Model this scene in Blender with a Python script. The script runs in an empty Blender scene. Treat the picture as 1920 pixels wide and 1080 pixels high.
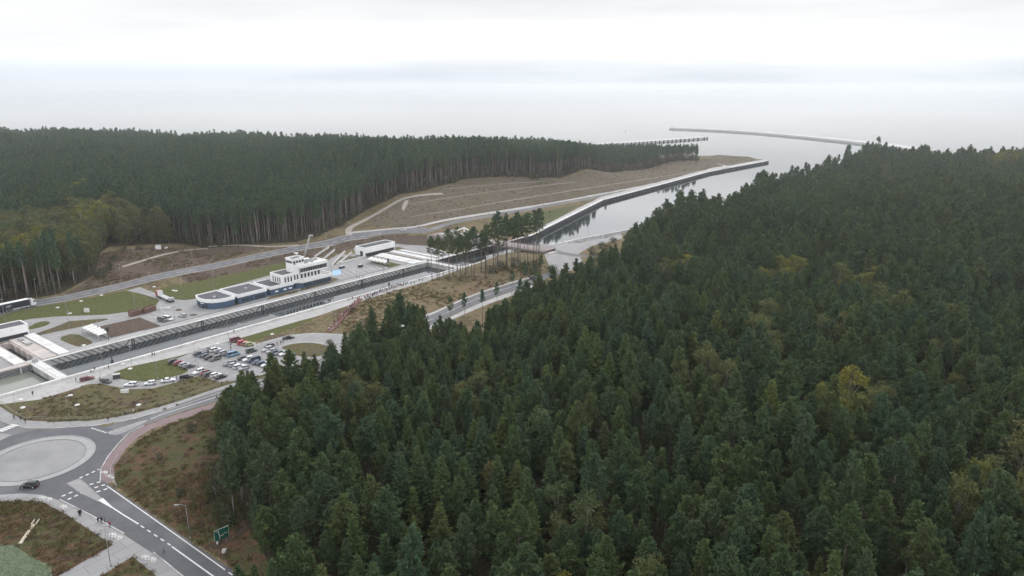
import bpy, bmesh, math, random
import numpy as np
from mathutils import Vector, Matrix
from mathutils.geometry import delaunay_2d_cdt

random.seed(7)
rng = np.random.default_rng(11)
sc = bpy.context.scene
COL = sc.collection
R = math.radians

# ------------------------------------------------------------------ camera
CAM_H = 100.0; PITCH = R(15.6); FOC = 1371.0
cam_d = bpy.data.cameras.new('camera'); cam = bpy.data.objects.new('camera', cam_d); COL.objects.link(cam)
cam.location = (0, 0, CAM_H); cam.rotation_euler = (R(90) - PITCH, 0, 0)
cam_d.sensor_width = 36.0; cam_d.lens = 36.0 * FOC / 1920.0
cam_d.clip_start = 0.5; cam_d.clip_end = 60000
sc.camera = cam
# ------------------------------------------------------------------ sky, sun, exposure
SUN_EL, SUN_AZ = 42, 15          # azimuth measured clockwise from +Y (the sea)
w = bpy.data.worlds.new('World'); sc.world = w; w.use_nodes = True
nt = w.node_tree; nt.nodes.clear()
out = nt.nodes.new('ShaderNodeOutputWorld'); bg = nt.nodes.new('ShaderNodeBackground')
sky = nt.nodes.new('ShaderNodeTexSky'); sky.sky_type = 'NISHITA'; sky.sun_disc = False
sky.sun_elevation = R(SUN_EL); sky.sun_rotation = R(SUN_AZ)
tc = nt.nodes.new('ShaderNodeTexCoord'); sep = nt.nodes.new('ShaderNodeSeparateXYZ')
nt.links.new(tc.outputs['Generated'], sep.inputs[0])
skm = nt.nodes.new('ShaderNodeVectorMath'); skm.operation = 'SCALE'; skm.inputs['Scale'].default_value = 0.10
nt.links.new(sky.outputs[0], skm.inputs[0])
# overcast: brightness by elevation, stretched cloud bands
ramp = nt.nodes.new('ShaderNodeValToRGB'); e = ramp.color_ramp
e.elements[0].position = 0.0; e.elements[0].color = (.87, .925, 1.005, 1)
e.elements[1].position = 1.0; e.elements[1].color = (1.25, 1.28, 1.36, 1)
for p, c in ((0.010, (.82, .89, .985, 1)), (0.020, (.885, .95, 1.03, 1)), (0.033, (1.08, 1.10, 1.12, 1)), (0.055, (1.08, 1.085, 1.10, 1)), (0.080, (.98, .985, 1.0, 1)), (0.105, (.91, .915, .93, 1)), (0.16, (1.75, 1.76, 1.79, 1)), (0.24, (1.9, 1.91, 1.95, 1)), (0.42, (1.65, 1.67, 1.73, 1))):
    k = e.elements.new(p); k.color = c
nt.links.new(sep.outputs['Z'], ramp.inputs[0])
mp = nt.nodes.new('ShaderNodeMapping'); mp.inputs['Scale'].default_value = (1.0, 1.0, 9.0)
nt.links.new(tc.outputs['Generated'], mp.inputs[0])
nz = nt.nodes.new('ShaderNodeTexNoise'); nz.inputs['Scale'].default_value = 2.6; nz.inputs['Detail'].default_value = 5; nz.inputs['Roughness'].default_value = .5
nt.links.new(mp.outputs[0], nz.inputs[0])
cr = nt.nodes.new('ShaderNodeValToRGB')
cr.color_ramp.elements[0].position = .36; cr.color_ramp.elements[0].color = (.91, .915, .93, 1)
cr.color_ramp.elements[1].position = .60; cr.color_ramp.elements[1].color = (1.05, 1.05, 1.04, 1)
nt.links.new(nz.outputs['Fac'], cr.inputs[0])
mul = nt.nodes.new('ShaderNodeMix'); mul.data_type = 'RGBA'; mul.blend_type = 'MULTIPLY'; mul.inputs['Factor'].default_value = 1.0
nt.links.new(ramp.outputs[0], mul.inputs['A']); nt.links.new(cr.outputs[0], mul.inputs['B'])
mx = nt.nodes.new('ShaderNodeMix'); mx.data_type = 'RGBA'; mx.inputs['Factor'].default_value = 0.93
nt.links.new(skm.outputs[0], mx.inputs['A']); nt.links.new(mul.outputs['Result'], mx.inputs['B'])
nt.links.new(mx.outputs['Result'], bg.inputs['Color']); bg.inputs['Strength'].default_value = 1.0
nt.links.new(bg.outputs[0], out.inputs['Surface'])
sun_d = bpy.data.lights.new('sun', 'SUN'); sun_d.energy = 1.2; sun_d.angle = R(30); sun_d.color = (1, .97, .93)
sun = bpy.data.objects.new('sun', sun_d); COL.objects.link(sun)
sd_ = Vector((math.sin(R(SUN_AZ)) * math.cos(R(SUN_EL)), math.cos(R(SUN_AZ)) * math.cos(R(SUN_EL)), math.sin(R(SUN_EL))))
sun.rotation_euler = (-sd_).to_track_quat('-Z', 'Y').to_euler()
sc.view_settings.view_transform = 'Standard'; sc.view_settings.look = 'None'
sc.view_settings.exposure = 0.0; sc.view_settings.gamma = 1.0
sc.cycles.max_bounces = 6; sc.cycles.diffuse_bounces = 3; sc.cycles.glossy_bounces = 2; sc.cycles.transmission_bounces = 2
sc.cycles.volume_bounces = 2; sc.cycles.use_denoising = True
WATER_Z = -2.5

# ------------------------------------------------------------------ materials
MATS = {}
def newmat(name):
    m = bpy.data.materials.new(name); m.use_nodes = True
    return m, m.node_tree, m.node_tree.nodes['Principled BSDF']
def mat(name, c, rough=.8, spec=.3, var=.12, scale=.6, metal=0.0, bump=0.0, stain=None, joint=0):
    """plain surface with two octaves of procedural tone variation, optionally stained"""
    if name in MATS: return MATS[name]
    m, t, b = newmat(name)
    g = t.nodes.new('ShaderNodeNewGeometry')
    n = t.nodes.new('ShaderNodeTexNoise'); n.inputs['Scale'].default_value = scale; n.inputs['Detail'].default_value = 6; n.inputs['Roughness'].default_value = .62
    t.links.new(g.outputs['Position'], n.inputs['Vector'])
    r = t.nodes.new('ShaderNodeValToRGB')
    lo = tuple(max(0, x * (1 - var)) for x in c); hi = tuple(min(1, x * (1 + var)) for x in c)
    r.color_ramp.elements[0].position = .3; r.color_ramp.elements[0].color = (*lo, 1)
    r.color_ramp.elements[1].position = .7; r.color_ramp.elements[1].color = (*hi, 1)
    t.links.new(n.outputs['Fac'], r.inputs[0])
    last = r.outputs[0]
    if stain:
        n2 = t.nodes.new('ShaderNodeTexNoise'); n2.inputs['Scale'].default_value = stain[1]; n2.inputs['Detail'].default_value = 4
        t.links.new(g.outputs['Position'], n2.inputs['Vector'])
        r2 = t.nodes.new('ShaderNodeValToRGB'); r2.color_ramp.elements[0].position = .5; r2.color_ramp.elements[1].position = .68
        t.links.new(n2.outputs['Fac'], r2.inputs[0])
        k = t.nodes.new('ShaderNodeMix'); k.data_type = 'RGBA'
        t.links.new(r2.outputs[0], k.inputs['Factor']); t.links.new(last, k.inputs['A']); k.inputs['B'].default_value = (*stain[0], 1)
        last = k.outputs['Result']
    if joint:                                         # slab joints, slabs laid along the canal, each a slightly different tone
        mj = t.nodes.new('ShaderNodeMapping'); mj.inputs['Rotation'].default_value = (0, 0, -.8961); t.links.new(g.outputs['Position'], mj.inputs[0])
        bk = t.nodes.new('ShaderNodeTexBrick'); bk.inputs['Scale'].default_value = 1; bk.inputs['Brick Width'].default_value = joint; bk.inputs['Row Height'].default_value = joint * .62; bk.inputs['Mortar Size'].default_value = .09; bk.inputs['Mortar Smooth'].default_value = .3
        bk.inputs['Color1'].default_value = (.93, .93, .93, 1); bk.inputs['Color2'].default_value = (1.06, 1.055, 1.05, 1); bk.inputs['Mortar'].default_value = (.66, .65, .64, 1); t.links.new(mj.outputs[0], bk.inputs['Vector'])
        kj = t.nodes.new('ShaderNodeMix'); kj.data_type = 'RGBA'; kj.blend_type = 'MULTIPLY'; kj.inputs['Factor'].default_value = 1
        t.links.new(last, kj.inputs['A']); t.links.new(bk.outputs['Color'], kj.inputs['B']); last = kj.outputs['Result']
    t.links.new(last, b.inputs['Base Color'])
    b.inputs['Roughness'].default_value = rough; b.inputs['Specular IOR Level'].default_value = spec; b.inputs['Metallic'].default_value = metal
    if bump:
        bp = t.nodes.new('ShaderNodeBump'); bp.inputs['Strength'].default_value = bump; bp.inputs['Distance'].default_value = .5
        t.links.new(n.outputs['Fac'], bp.inputs['Height']); t.links.new(bp.outputs[0], b.inputs['Normal'])
    MATS[name] = m; return m
def ground_mat(name, cols, s1=.05, s2=.45, s3=2.2, bump=.6):
    """meadow / heath / dirt: large patches of several colours broken by two finer scales"""
    m, t, b = newmat(name)
    g = t.nodes.new('ShaderNodeNewGeometry')
    def noise(s, d, off):
        mpn = t.nodes.new('ShaderNodeMapping'); mpn.inputs['Location'].default_value = off
        t.links.new(g.outputs['Position'], mpn.inputs[0])
        n = t.nodes.new('ShaderNodeTexNoise'); n.inputs['Scale'].default_value = s; n.inputs['Detail'].default_value = d; n.inputs['Roughness'].default_value = .65
        t.links.new(mpn.outputs[0], n.inputs['Vector']); return n
    a = noise(s1, 5, (3, 8, 1)); c = noise(s2, 5, (40, 2, 9)); d = noise(s3, 4, (1, 60, 3))
    ad = t.nodes.new('ShaderNodeMath'); ad.operation = 'MULTIPLY_ADD'; ad.inputs[1].default_value = .75
    t.links.new(c.outputs['Fac'], ad.inputs[0])
    sc1 = t.nodes.new('ShaderNodeMath'); sc1.operation = 'MULTIPLY_ADD'; sc1.inputs[1].default_value = .75; sc1.inputs[2].default_value = -.25
    t.links.new(a.outputs['Fac'], sc1.inputs[0]); t.links.new(sc1.outputs[0], ad.inputs[2])
    r = t.nodes.new('ShaderNodeValToRGB'); n = len(cols)
    els = r.color_ramp.elements
    for i, col in enumerate(cols):
        p = .30 + .36 * i / (n - 1)
        if i < 2: q = els[i]; q.position = p
        else: q = els.new(p)
        q.color = (*col, 1)
    t.links.new(ad.outputs[0], r.inputs[0])
    r3 = t.nodes.new('ShaderNodeValToRGB'); r3.color_ramp.elements[0].position = .3; r3.color_ramp.elements[0].color = (.5, .5, .5, 1)
    r3.color_ramp.elements[1].position = .72; r3.color_ramp.elements[1].color = (1.5, 1.46, 1.38, 1)
    t.links.new(d.outputs['Fac'], r3.inputs[0])
    k = t.nodes.new('ShaderNodeMix'); k.data_type = 'RGBA'; k.blend_type = 'MULTIPLY'; k.inputs['Factor'].default_value = 1
    t.links.new(r.outputs[0], k.inputs['A']); t.links.new(r3.outputs[0], k.inputs['B'])
    t.links.new(k.outputs['Result'], b.inputs['Base Color'])
    b.inputs['Roughness'].default_value = .95; b.inputs['Specular IOR Level'].default_value = .1
    bp = t.nodes.new('ShaderNodeBump'); bp.inputs['Strength'].default_value = bump; bp.inputs['Distance'].default_value = .6
    t.links.new(d.outputs['Fac'], bp.inputs['Height']); t.links.new(bp.outputs[0], b.inputs['Normal'])
    MATS[name] = m; return m
GREEN = (.075, .09, .032); GREEN2 = (.105, .11, .046); OLIVE = (.125, .112, .055); BROWN = (.105, .075, .055); DRY = (.20, .16, .105); HEATH = (.085, .062, .052); SAND = (.30, .25, .19)
ground_mat('heath', [HEATH, BROWN, OLIVE, DRY, BROWN])
ground_mat('lawn', [OLIVE, GREEN, GREEN2, GREEN, OLIVE])
ground_mat('mixed_grass', [HEATH, (.105, .085, .07), BROWN, OLIVE, (.085, .092, .038), (.13, .112, .078), (.10, .082, .07)])
ground_mat('bank', [(.055, .043, .034), (.075, .055, .042), (.125, .075, .048), (.085, .068, .042), (.075, .085, .032), (.07, .056, .04), (.13, .09, .058)], s1=.06, s2=.3)
ground_mat('dirt', [(.085, .064, .055), (.105, .08, .066), (.12, .095, .075)])
ground_mat('mound', [BROWN, (.16, .12, .075), DRY, OLIVE, BROWN])
ground_mat('terrace', [(.095, .076, .064), (.13, .10, .082), (.098, .094, .058), (.145, .115, .092), (.105, .082, .07), (.10, .10, .056)], s1=.025, s2=.2)
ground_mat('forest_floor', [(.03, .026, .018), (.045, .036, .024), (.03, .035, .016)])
ground_mat('pale_grass', [(.085, .085, .05), (.085, .10, .045), (.105, .10, .06)], s2=.8)
ground_mat('mint_grass', [(.09, .12, .075), (.125, .155, .105), (.095, .115, .06)], s2=.8)
mat('sand', (.5, .46, .39), var=.15, scale=.1)
mat('track_dirt', (.185, .16, .138), var=.25, scale=.2); mat('path_dirt', (.30, .265, .235), var=.15, scale=.4)
mat('asphalt', (.135, .135, .142), .85, .3, .13, .22, stain=((.185, .183, .187), .05))
mat('asphalt_dark', (.105, .105, .115), .85, .3, .12, .25, stain=((.145, .145, .152), .07))
mat('paving', (.285, .282, .283), .85, .25, .09, .3, stain=((.27, .265, .265), .09), joint=6)
mat('paving_pale', (.385, .377, .37), .85, .25, .1, .35, stain=((.36, .345, .335), .12), joint=5)
mat('island_stone', (.27, .268, .266), .85, .25, .09, .25, stain=((.22, .22, .215), .09))
mat('island_ring', (.32, .32, .318), .85, .25, .08, .4)
mat('red_paving', (.215, .16, .16), .85, .25, .14, .5)
mat('kerb', (.33, .33, .322), .85, .25, .1, .8)
mat('road_paint', (.63, .63, .61), .7, .3, .18, 1.6)
mat('blue_paint', (.30, .48, .68), .7, .3, .12, 1.0)
mat('concrete_white', (.66, .655, .64), .8, .3, .08, .5, stain=((.54, .52, .50), .14), joint=7)
mat('concrete', (.47, .465, .455), .85, .25, .12, .5, stain=((.30, .29, .28), .2), joint=6)
mat('concrete_pink', (.50, .45, .42), .85, .25, .1, .4, stain=((.42, .385, .37), .2), joint=5)
mat('dark_wall', (.055, .056, .062), .7, .3, .25, .5)
mat('steel_dark', (.06, .06, .065), .6, .4, .2, .8)
mat('steel', (.34, .35, .35), .5, .5, .1, .8)
mat('lamp_grey', (.27, .28, .275), .5, .5, .1, .8); mat('galv', (.42, .43, .43), .5, .5, .1, .8)
mat('rubber', (.028, .028, .03), .8, .3, .2, 1)
mat('white_wall', (.84, .84, .83), .7, .3, .05, .3, stain=((.77, .765, .755), .25))
mat('blue_wall', (.058, .10, .165), .6, .4, .14, .5)
mat('roof_felt', (.105, .105, .115), .9, .2, .16, .4)
mat('glass_dark', (.035, .045, .055), .12, .6, .2, .8)
mat('bridge_rail', (.25, .13, .125), .6, .4, .15, 1); mat('red_rail', (.30, .075, .075), .6, .4, .15, 1)
mat('red_deck', (.26, .225, .22), .85, .2, .12, .4)
mat('rust_box', (.16, .095, .075), .8, .3, .2, .8)
mat('sign_green', (.005, .10, .065), .5, .4, .08, .8)
mat('lamp_glass', (.8, .8, .78), .3, .5, .03, 1)
mat('tarp', (.66, .66, .63), .7, .3, .1, 1)
mat('mole_concrete', (.52, .51, .495), .85, .25, .12, .05); mat('rock', (.36, .35, .33), .9, .2, .3, .5)
mat('timber', (.48, .42, .33), .8, .2, .15, 1)

# ------------------------------------------------------------------ tiny object helpers
def tag(o, label=None, cat=None, group=None, kind=None):
    if label: o['label'] = label
    if cat: o['category'] = cat
    if group: o['group'] = group
    if kind: o['kind'] = kind
    return o
def empty(name, loc=(0, 0, 0), rz=0.0, **k):
    o = bpy.data.objects.new(name, None); COL.objects.link(o); o.location = loc if len(loc) == 3 else (*loc, 0.0); o.rotation_euler = (0, 0, rz)
    o.empty_display_size = .5
    return tag(o, **k)
class MB:
    """collects boxes, tubes, prisms with a material slot each, then links ONE mesh object"""
    def __init__(s): s.v = []; s.f = []; s.m = []; s.mats = []; s.sm = []
    def mi(s, m):
        if m not in s.mats: s.mats.append(m)
        return s.mats.index(m)
    def add(s, vs, fs, m, smooth=False):
        o = len(s.v); s.v += [tuple(x) for x in vs]; i = s.mi(m)
        for f in fs: s.f.append(tuple(o + a for a in f)); s.m.append(i); s.sm.append(smooth)
        return s
    def box(s, c, d, m, rz=0.0, taper=1.0):
        cx, cy, cz = c; dx, dy, dz = d[0] / 2, d[1] / 2, d[2] / 2; ca, sa = math.cos(rz), math.sin(rz); vs = []
        for z, k in ((-dz, 1), (dz, taper)):
            for x, y in ((-dx, -dy), (dx, -dy), (dx, dy), (-dx, dy)):
                vs.append((cx + (x * ca - y * sa) * k, cy + (x * sa + y * ca) * k, cz + z))
        return s.add(vs, [(3, 2, 1, 0), (4, 5, 6, 7), (0, 1, 5, 4), (1, 2, 6, 5), (2, 3, 7, 6), (3, 0, 4, 7)], m)
    def prism(s, poly, z0, z1, m, mtop=None):
        n = len(poly); ar = sum(poly[i][0] * poly[(i + 1) % n][1] - poly[(i + 1) % n][0] * poly[i][1] for i in range(n))
        if ar < 0: poly = poly[::-1]
        vs = [(x, y, z0) for x, y in poly] + [(x, y, z1) for x, y in poly]
        s.add(vs, [tuple(range(n - 1, -1, -1))] + [(i, (i + 1) % n, n + (i + 1) % n, n + i) for i in range(n)], m)
        s.add([(x, y, z1) for x, y in poly], [tuple(range(n))], mtop or m); return s
    def tube(s, pts, r, m, n=6, r1=None, caps=True):
        pts = [Vector(p) for p in pts]; k = len(pts); vs = []; fs = []
        for i, p in enumerate(pts):
            d = (pts[min(i + 1, k - 1)] - pts[max(i - 1, 0)]).normalized()
            a = Vector((0, 0, 1)) if abs(d.z) < .95 else Vector((1, 0, 0))
            u = d.cross(a).normalized(); v = u.cross(d); rr = r if r1 is None else r + (r1 - r) * i / (k - 1)
            for j in range(n):
                t = 2 * math.pi * j / n; vs.append(p + (u * math.cos(t) + v * math.sin(t)) * rr)
        for i in range(k - 1):
            for j in range(n): fs.append((i * n + j, i * n + (j + 1) % n, (i + 1) * n + (j + 1) % n, (i + 1) * n + j))
        if caps: fs += [tuple(range(n - 1, -1, -1)), tuple((k - 1) * n + j for j in range(n))]
        return s.add(vs, fs, m, True)
    def strip(s, pts, wdt, z0, z1, m):
        """a wall / kerb / bar following a polyline of (x,y[,z]); box section"""
        P = [Vector((p[0], p[1])) for p in pts]; zs = [p[2] if len(p) > 2 else 0 for p in pts]; n = len(P); vs = []; fs = []
        for i in range(n):
            a = (P[i] - P[i - 1]).normalized() if i else None; b = (P[i + 1] - P[i]).normalized() if i < n - 1 else None
            d = ((a or b) + (b or a)).normalized(); nn = Vector((-d.y, d.x)); k = wdt / 2 / max(.5, (nn.dot(Vector((-(b or a).y, (b or a).x)))))
            l, r_ = P[i] + nn * k, P[i] - nn * k
            vs += [(l.x, l.y, zs[i] + z0), (r_.x, r_.y, zs[i] + z0), (r_.x, r_.y, zs[i] + z1), (l.x, l.y, zs[i] + z1)]
        for i in range(n - 1):
            o = 4 * i
            fs += [(o + 1, o + 5, o + 6, o + 2), (o + 2, o + 6, o + 7, o + 3), (o + 3, o + 7, o + 4, o), (o, o + 4, o + 5, o + 1)]
        fs += [(0, 1, 2, 3), (4 * n - 1, 4 * n - 2, 4 * n - 3, 4 * n - 4)]
        return s.add(vs, fs, m)
    def mesh(s, name):
        me = bpy.data.meshes.new(name); me.from_pydata(s.v, [], s.f)
        for m in s.mats: me.materials.append(MATS[m] if isinstance(m, str) else m)
        me.polygons.foreach_set('material_index', s.m); me.polygons.foreach_set('use_smooth', s.sm); me.update(); return me
    def build(s, name, parent=None, loc=(0, 0, 0), rz=0.0, **k):
        o = bpy.data.objects.new(name, s.mesh(name)); COL.objects.link(o); o.location = loc; o.rotation_euler = (0, 0, rz)
        if parent is not None: o.parent = parent
        return tag(o, **k)
def copy_tree(o, parent=None):
    c = o.copy(); COL.objects.link(c); c.parent = parent
    for ch in o.children: copy_tree(ch, c)
    return c

# ------------------------------------------------------------------ terrain height
def px0(u, v, z=0.0):
    dn = (v - 540) * math.cos(PITCH) + FOC * math.sin(PITCH); fw = FOC * math.cos(PITCH) - (v - 540) * math.sin(PITCH)
    t = (CAM_H - z) / dn
    return (u - 960) * t, fw * t
O_, E_, N_ = np.array((-156., 241.)), np.array((.6247, .7809)), np.array((-.7809, .6247))
def S(s, d):                                   # canal frame: s metres along the canal, d metres across to the west
    p = O_ + E_ * s + N_ * d; return (float(p[0]), float(p[1]))
CANAL_RZ = math.atan2(.7809, .6247)
anch = [  # survey points: picture place and height
 (0,585,1.2),(100,562,1.4),(230,535,1.8),(340,510,2.3),(480,481,3.2),(565,464,4),(652,446,4.8),(740,433,5.4),(800,431,5.5),
 (0,548,1.6),(110,542,2.2),(190,470,7),(200,500,4.5),(330,457,7),(390,466,6),(480,460,6),(560,452,6),(640,412,8),(690,386,11.5),(750,362,15),(870,335,19),(960,330,19),(1040,333,16),(1130,325,12.5),(1240,308,7.5),(1310,299,5),
 (700,405,8.5),(780,383,12),(830,400,8),(720,418,6),(900,401,5),(1370,309,.6),(960,360,13),(1080,345,11),(1200,330,7.5),(1300,310,4),(1390,300,.8),
 (930,425,1.4),(1012,436,.4),(1090,392,.4),(1130,374,.4),(1235,346,.4),(1330,320,.4),(1440,300,.3),(1000,412,1.0),
 (360,534,0),(440,515,0),(520,500,0),(590,482,.4),(650,466,.3),(700,461,0),(760,459,0),(810,462,0),(200,570,.4),(60,590,.5),(280,545,.8),(840,452,1),(870,470,0),
 (100,640,0),(300,600,0),(450,560,0),(600,520,0),(750,490,0),(700,500,0),(200,620,0),(400,560,0),(250,590,0),(520,525,0),
 (150,715,0),(300,720,0),(450,690,0),(560,650,0),(620,635,0),(400,660,0),(250,700,0),(0,757,0),(100,740,0),(560,600,0),(350,740,0),(200,770,0),(50,775,0),
 (50,850,0),(150,820,0),(100,900,0),(0,900,0),(200,930,0),(300,1000,0),(400,1070,0),(100,960,0),(30,1000,-.3),(200,1040,0),(60,1060,-.5),(350,770,0),(470,722,0),(560,698,0),(640,672,.3),
 (260,880,.8),(300,960,.35),(330,850,2.2),(370,930,2.8),(390,800,1.8),(430,1000,.9),(420,870,4),(480,760,1.5),(520,1000,5),(600,800,4),(470,1080,.4),
 (700,557,2.6),(740,542,3.0),(800,524,3.2),(860,515,3.4),(960,490,3.4),(780,565,4.2),(860,545,4.4),(940,520,4.2),(690,600,2.2),(640,612,.6),(670,640,.4),(740,615,1.0),(830,585,1.6),(1000,524,3),(1080,492,2.4),(1040,465,3.0),(1130,470,2.2),(1165,436,.5),(1060,455,.5),(1110,448,.6)]
for _u in range(1000, 1345, 28):                      # promenade, service road and quay edge stay even
    _k = (_u - 1000) / 340; _vp = float(np.interp(_u, [1000, 1100, 1200, 1300, 1345], [387, 369, 350, 331, 320])); _vq = float(np.interp(_u, [1000, 1088, 1127, 1235, 1330], [436, 388, 369.5, 341, 316.5]))
    _z = 3.0 - 2.3 * min(1, _k * 1.25); anch += [(_u, _vp, _z), (_u, _vp - 4, _z + .25), (_u, _vp + 4, _z - .1)]
    if _vq - _vp > 9: anch += [(_u, (_vp + _vq) / 2 + 3, .75)]
    elif _u > 1130: anch += [(_u, max(_vq, _vp + 6), .45)]
AX = np.array([px0(u, v, z) for u, v, z in anch] + [(-900, 1200), (-700, 900), (-500, 1100), (-600, 600), (-300, 700), (-450, 450), (-300, 950), (-100, 950), (430, 790), (560, 780), (380, 740), (700, 700), (-500, 250), (-350, 200), (-250, 120), (-150, 60), (0, 60), (0, 160), (80, 220), (160, 330), (120, 420), (250, 500), (350, 650), (450, 770), (600, 770), (420, 420), (600, 500), (300, 200), (200, 80), (700, 300)])
AZ = np.array([z for _, _, z in anch] + [4, 9, 5, 12, 11, 9, 7, 5, 9, 10, 8, 12, 3, 1, 0, 0, 2, 6, 7, 6, 5, 7, 6, 5, 4, 9, 10, 9, 6, 10], float)
_n = len(AX); _D = np.linalg.norm(AX[:, None] - AX[None], axis=2)
_A = np.block([[_D + np.eye(_n) * 1e-3, np.ones((_n, 1))], [np.ones((1, _n)), np.zeros((1, 1))]])
_W = np.linalg.solve(_A, np.append(AZ, 0))
def sstep(a, b, x): t = np.clip((x - a) / (b - a), 0, 1); return t * t * (3 - 2 * t)
# coast (sea side) and the eastern harbour bank
CO_X = [-3000, -957, 0, 200, 299, 326, 344, 352, 400, 563, 1500, 3000]; CO_Y = [2000, 1400, 1085, 1075, 1095, 1080, 1045, 985, 880, 850, 560, 100]
def coast_d(P): return (np.interp(P[:, 0], CO_X, CO_Y) - P[:, 1]) * .92
EB_S = np.array([280, 300, 356, 450, 600, 760, 840, 1200.]); EB_D = np.array([-3, -4, -15, -30, -40, -47, -50, -60.])
def inpoly(P, poly):
    x, y = P[:, 0], P[:, 1]; c = np.zeros(len(P), bool); n = len(poly); j = n - 1
    for i in range(n):
        xi, yi = poly[i]; xj, yj = poly[j]
        k = ((yi > y) != (yj > y)) & (x < (xj - xi) * (y - yi) / ((yj - yi) if yj != yi else 1e-9) + xi); c ^= k; j = i
    return c
def hills(P):
    x, y = P[:, 0], P[:, 1]
    return 3.2 * np.sin(x * .021 + 1.3 * np.sin(y * .013)) * np.sin(y * .024 + 1.7 + np.sin(x * .011)) + 1.6 * np.sin(x * .05 + y * .031) + 2.6 * np.sin(y * .0125 + x * .006)
def H(P):
    P = np.atleast_2d(np.asarray(P, float)); out_ = np.empty(len(P))
    for a in range(0, len(P), 4000):
        q = P[a:a + 4000]; out_[a:a + 4000] = np.linalg.norm(q[:, None] - AX[None], axis=2) @ _W[:-1] + _W[-1]
    h = np.sign(out_) * np.maximum(0, np.abs(out_) - .45)
    rel = P - O_; s = rel @ E_; d = rel @ N_
    m = sstep(-6, 8, np.maximum(np.maximum(-45 - s, s - 212), np.maximum((-3.2 - d) * 2.2, (d - 50) * 1.0)))
    h = h * m
    # undulating forest ground well inside the woods
    fr = np.where((P[:, 0] > -60) & (d < -55), sstep(-60, 40, P[:, 0]), 0.0)
    fl = sstep(95, 190, d)
    h = h + hills(P) * np.clip(fr + 1.6 * fl, 0, 1.6)
    # beaches / natural banks sink below the water
    cd = coast_d(P); h = np.where(h > .8, .8 + (h - .8) * sstep(30, 150, cd), h); h = -5 + (h + 5) * sstep(0, 15, cd)
    eb = np.interp(s, EB_S, EB_D) - d
    h = np.where((s > 300) & (d < 30), -5 + (h + 5) * sstep(-1, 9, eb), h)
    return h
def hz(x, y): return float(H([(x, y)])[0])
def G(u, v, dz=0.0):
    """picture place -> point on the ground"""
    z = 0.0
    for _ in range(7):
        x, y = px0(u, v, z); z = .5 * z + .5 * hz(x, y)
    x, y = px0(u, v, z); return (x, y, hz(x, y) + dz)
def G2(l): return [G(u, v)[:2] for u, v in l]
# ------------------------------------------------------------------ ground regions (one triangulation, one sheet per region)
def resample(poly, step=9.0, closed=True):
    o = []; n = len(poly)
    for i in range(n if closed else n - 1):
        a, b = poly[i], poly[(i + 1) % n]; L = math.dist(a, b); k = max(1, int(L / step))
        for j in range(k): o.append((a[0] + (b[0] - a[0]) * j / k, a[1] + (b[1] - a[1]) * j / k))
    if not closed: o.append(poly[-1])
    return o
def smooth(pts, it=2, closed=True):
    for _ in range(it):
        n = len(pts); o = [] if closed else [pts[0]]
        for i in range(n if closed else n - 1):
            a, b = pts[i], pts[(i + 1) % n]
            o += [(a[0] * .75 + b[0] * .25, a[1] * .75 + b[1] * .25), (a[0] * .25 + b[0] * .75, a[1] * .25 + b[1] * .75)]
        if not closed: o.append(pts[-1])
        pts = o
    return pts
def band(center, wd):
    """polygon of a way of given width round a world polyline"""
    P = [Vector(p[:2]) for p in center]; l = []; r_ = []; n = len(P)
    for i in range(n):
        d = (P[min(i + 1, n - 1)] - P[max(i - 1, 0)]).normalized(); nn = Vector((-d.y, d.x)); k = (wd[i] if isinstance(wd, (list, tuple)) else wd) / 2
        l.append(tuple(P[i] + nn * k)); r_.append(tuple(P[i] - nn * k))
    return l + r_[::-1]
RC = (-131.2, 182.0)                                  # roundabout centre
def circ(r, n=56): return [(RC[0] + r * math.cos(2 * math.pi * i / n), RC[1] + r * math.sin(2 * math.pi * i / n)) for i in range(n)]
HW = []                                               # canal + harbour + sea outline
harbW = [S(207, 24.5), S(300, 24.5), G(1010, 440)[:2], G(1130, 376)[:2], G(1235, 348)[:2], G(1330, 322)[:2], G(1440, 302)[:2]]
harbE = [S(float(a), float(b)) for a, b in zip(EB_S[:-1], EB_D[:-1])]
canal = [S(-60, 0), S(207, 0), S(230, 0), S(280, -3)] + harbE[1:] + [(430, 900), (700, 900), (700, 1400), (352, 1100)] + harbW[::-1] + [S(200, 24.5), S(-4, 24.5), S(-60, 24.5)]
REG = []                                              # (name, material, polygon, label)
def reg(name, m, poly, label, step=9.0): REG.append((name, m, resample(poly, step), label))
reg('mixed_meadow', 'mixed_grass', G2([(-30, 757), (75, 748), (150, 724), (205, 716), (285, 730), (365, 708), (415, 714), (470, 705), (560, 690), (470, 718), (330, 765), (180, 792), (60, 798), (-30, 765)]), 'rough brown and green grass between the canal path and the roundabout')
reg('verge', 'lawn', G2([(205, 700), (340, 662), (430, 638), (560, 600), (600, 592), (560, 612), (470, 642), (400, 655), (340, 670), (260, 686)]), 'strip of green grass between the canal path and the car park')
reg('embankment', 'dirt', G2([(180, 517), (190, 475), (300, 462), (390, 466), (480, 460), (500, 466), (440, 482), (287, 514), (230, 528), (160, 545), (120, 553)]), 'brown dirt bank below the left forest edge')
reg('roadside_slope', 'dirt', G2([(330, 519), (480, 488), (565, 471), (652, 453), (715, 441), (800, 441), (850, 452), (840, 470), (760, 459), (668, 463), (655, 470), (590, 484), (520, 497), (440, 513), (360, 531)]), 'dark earth slope under the raised road')
reg('grass_field', 'lawn', G2([(296, 550), (300, 540), (340, 533), (440, 513), (535, 490), (536, 508), (400, 545), (369, 560), (345, 562), (318, 559)]), 'bright green lawn behind the harbour building')
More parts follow.
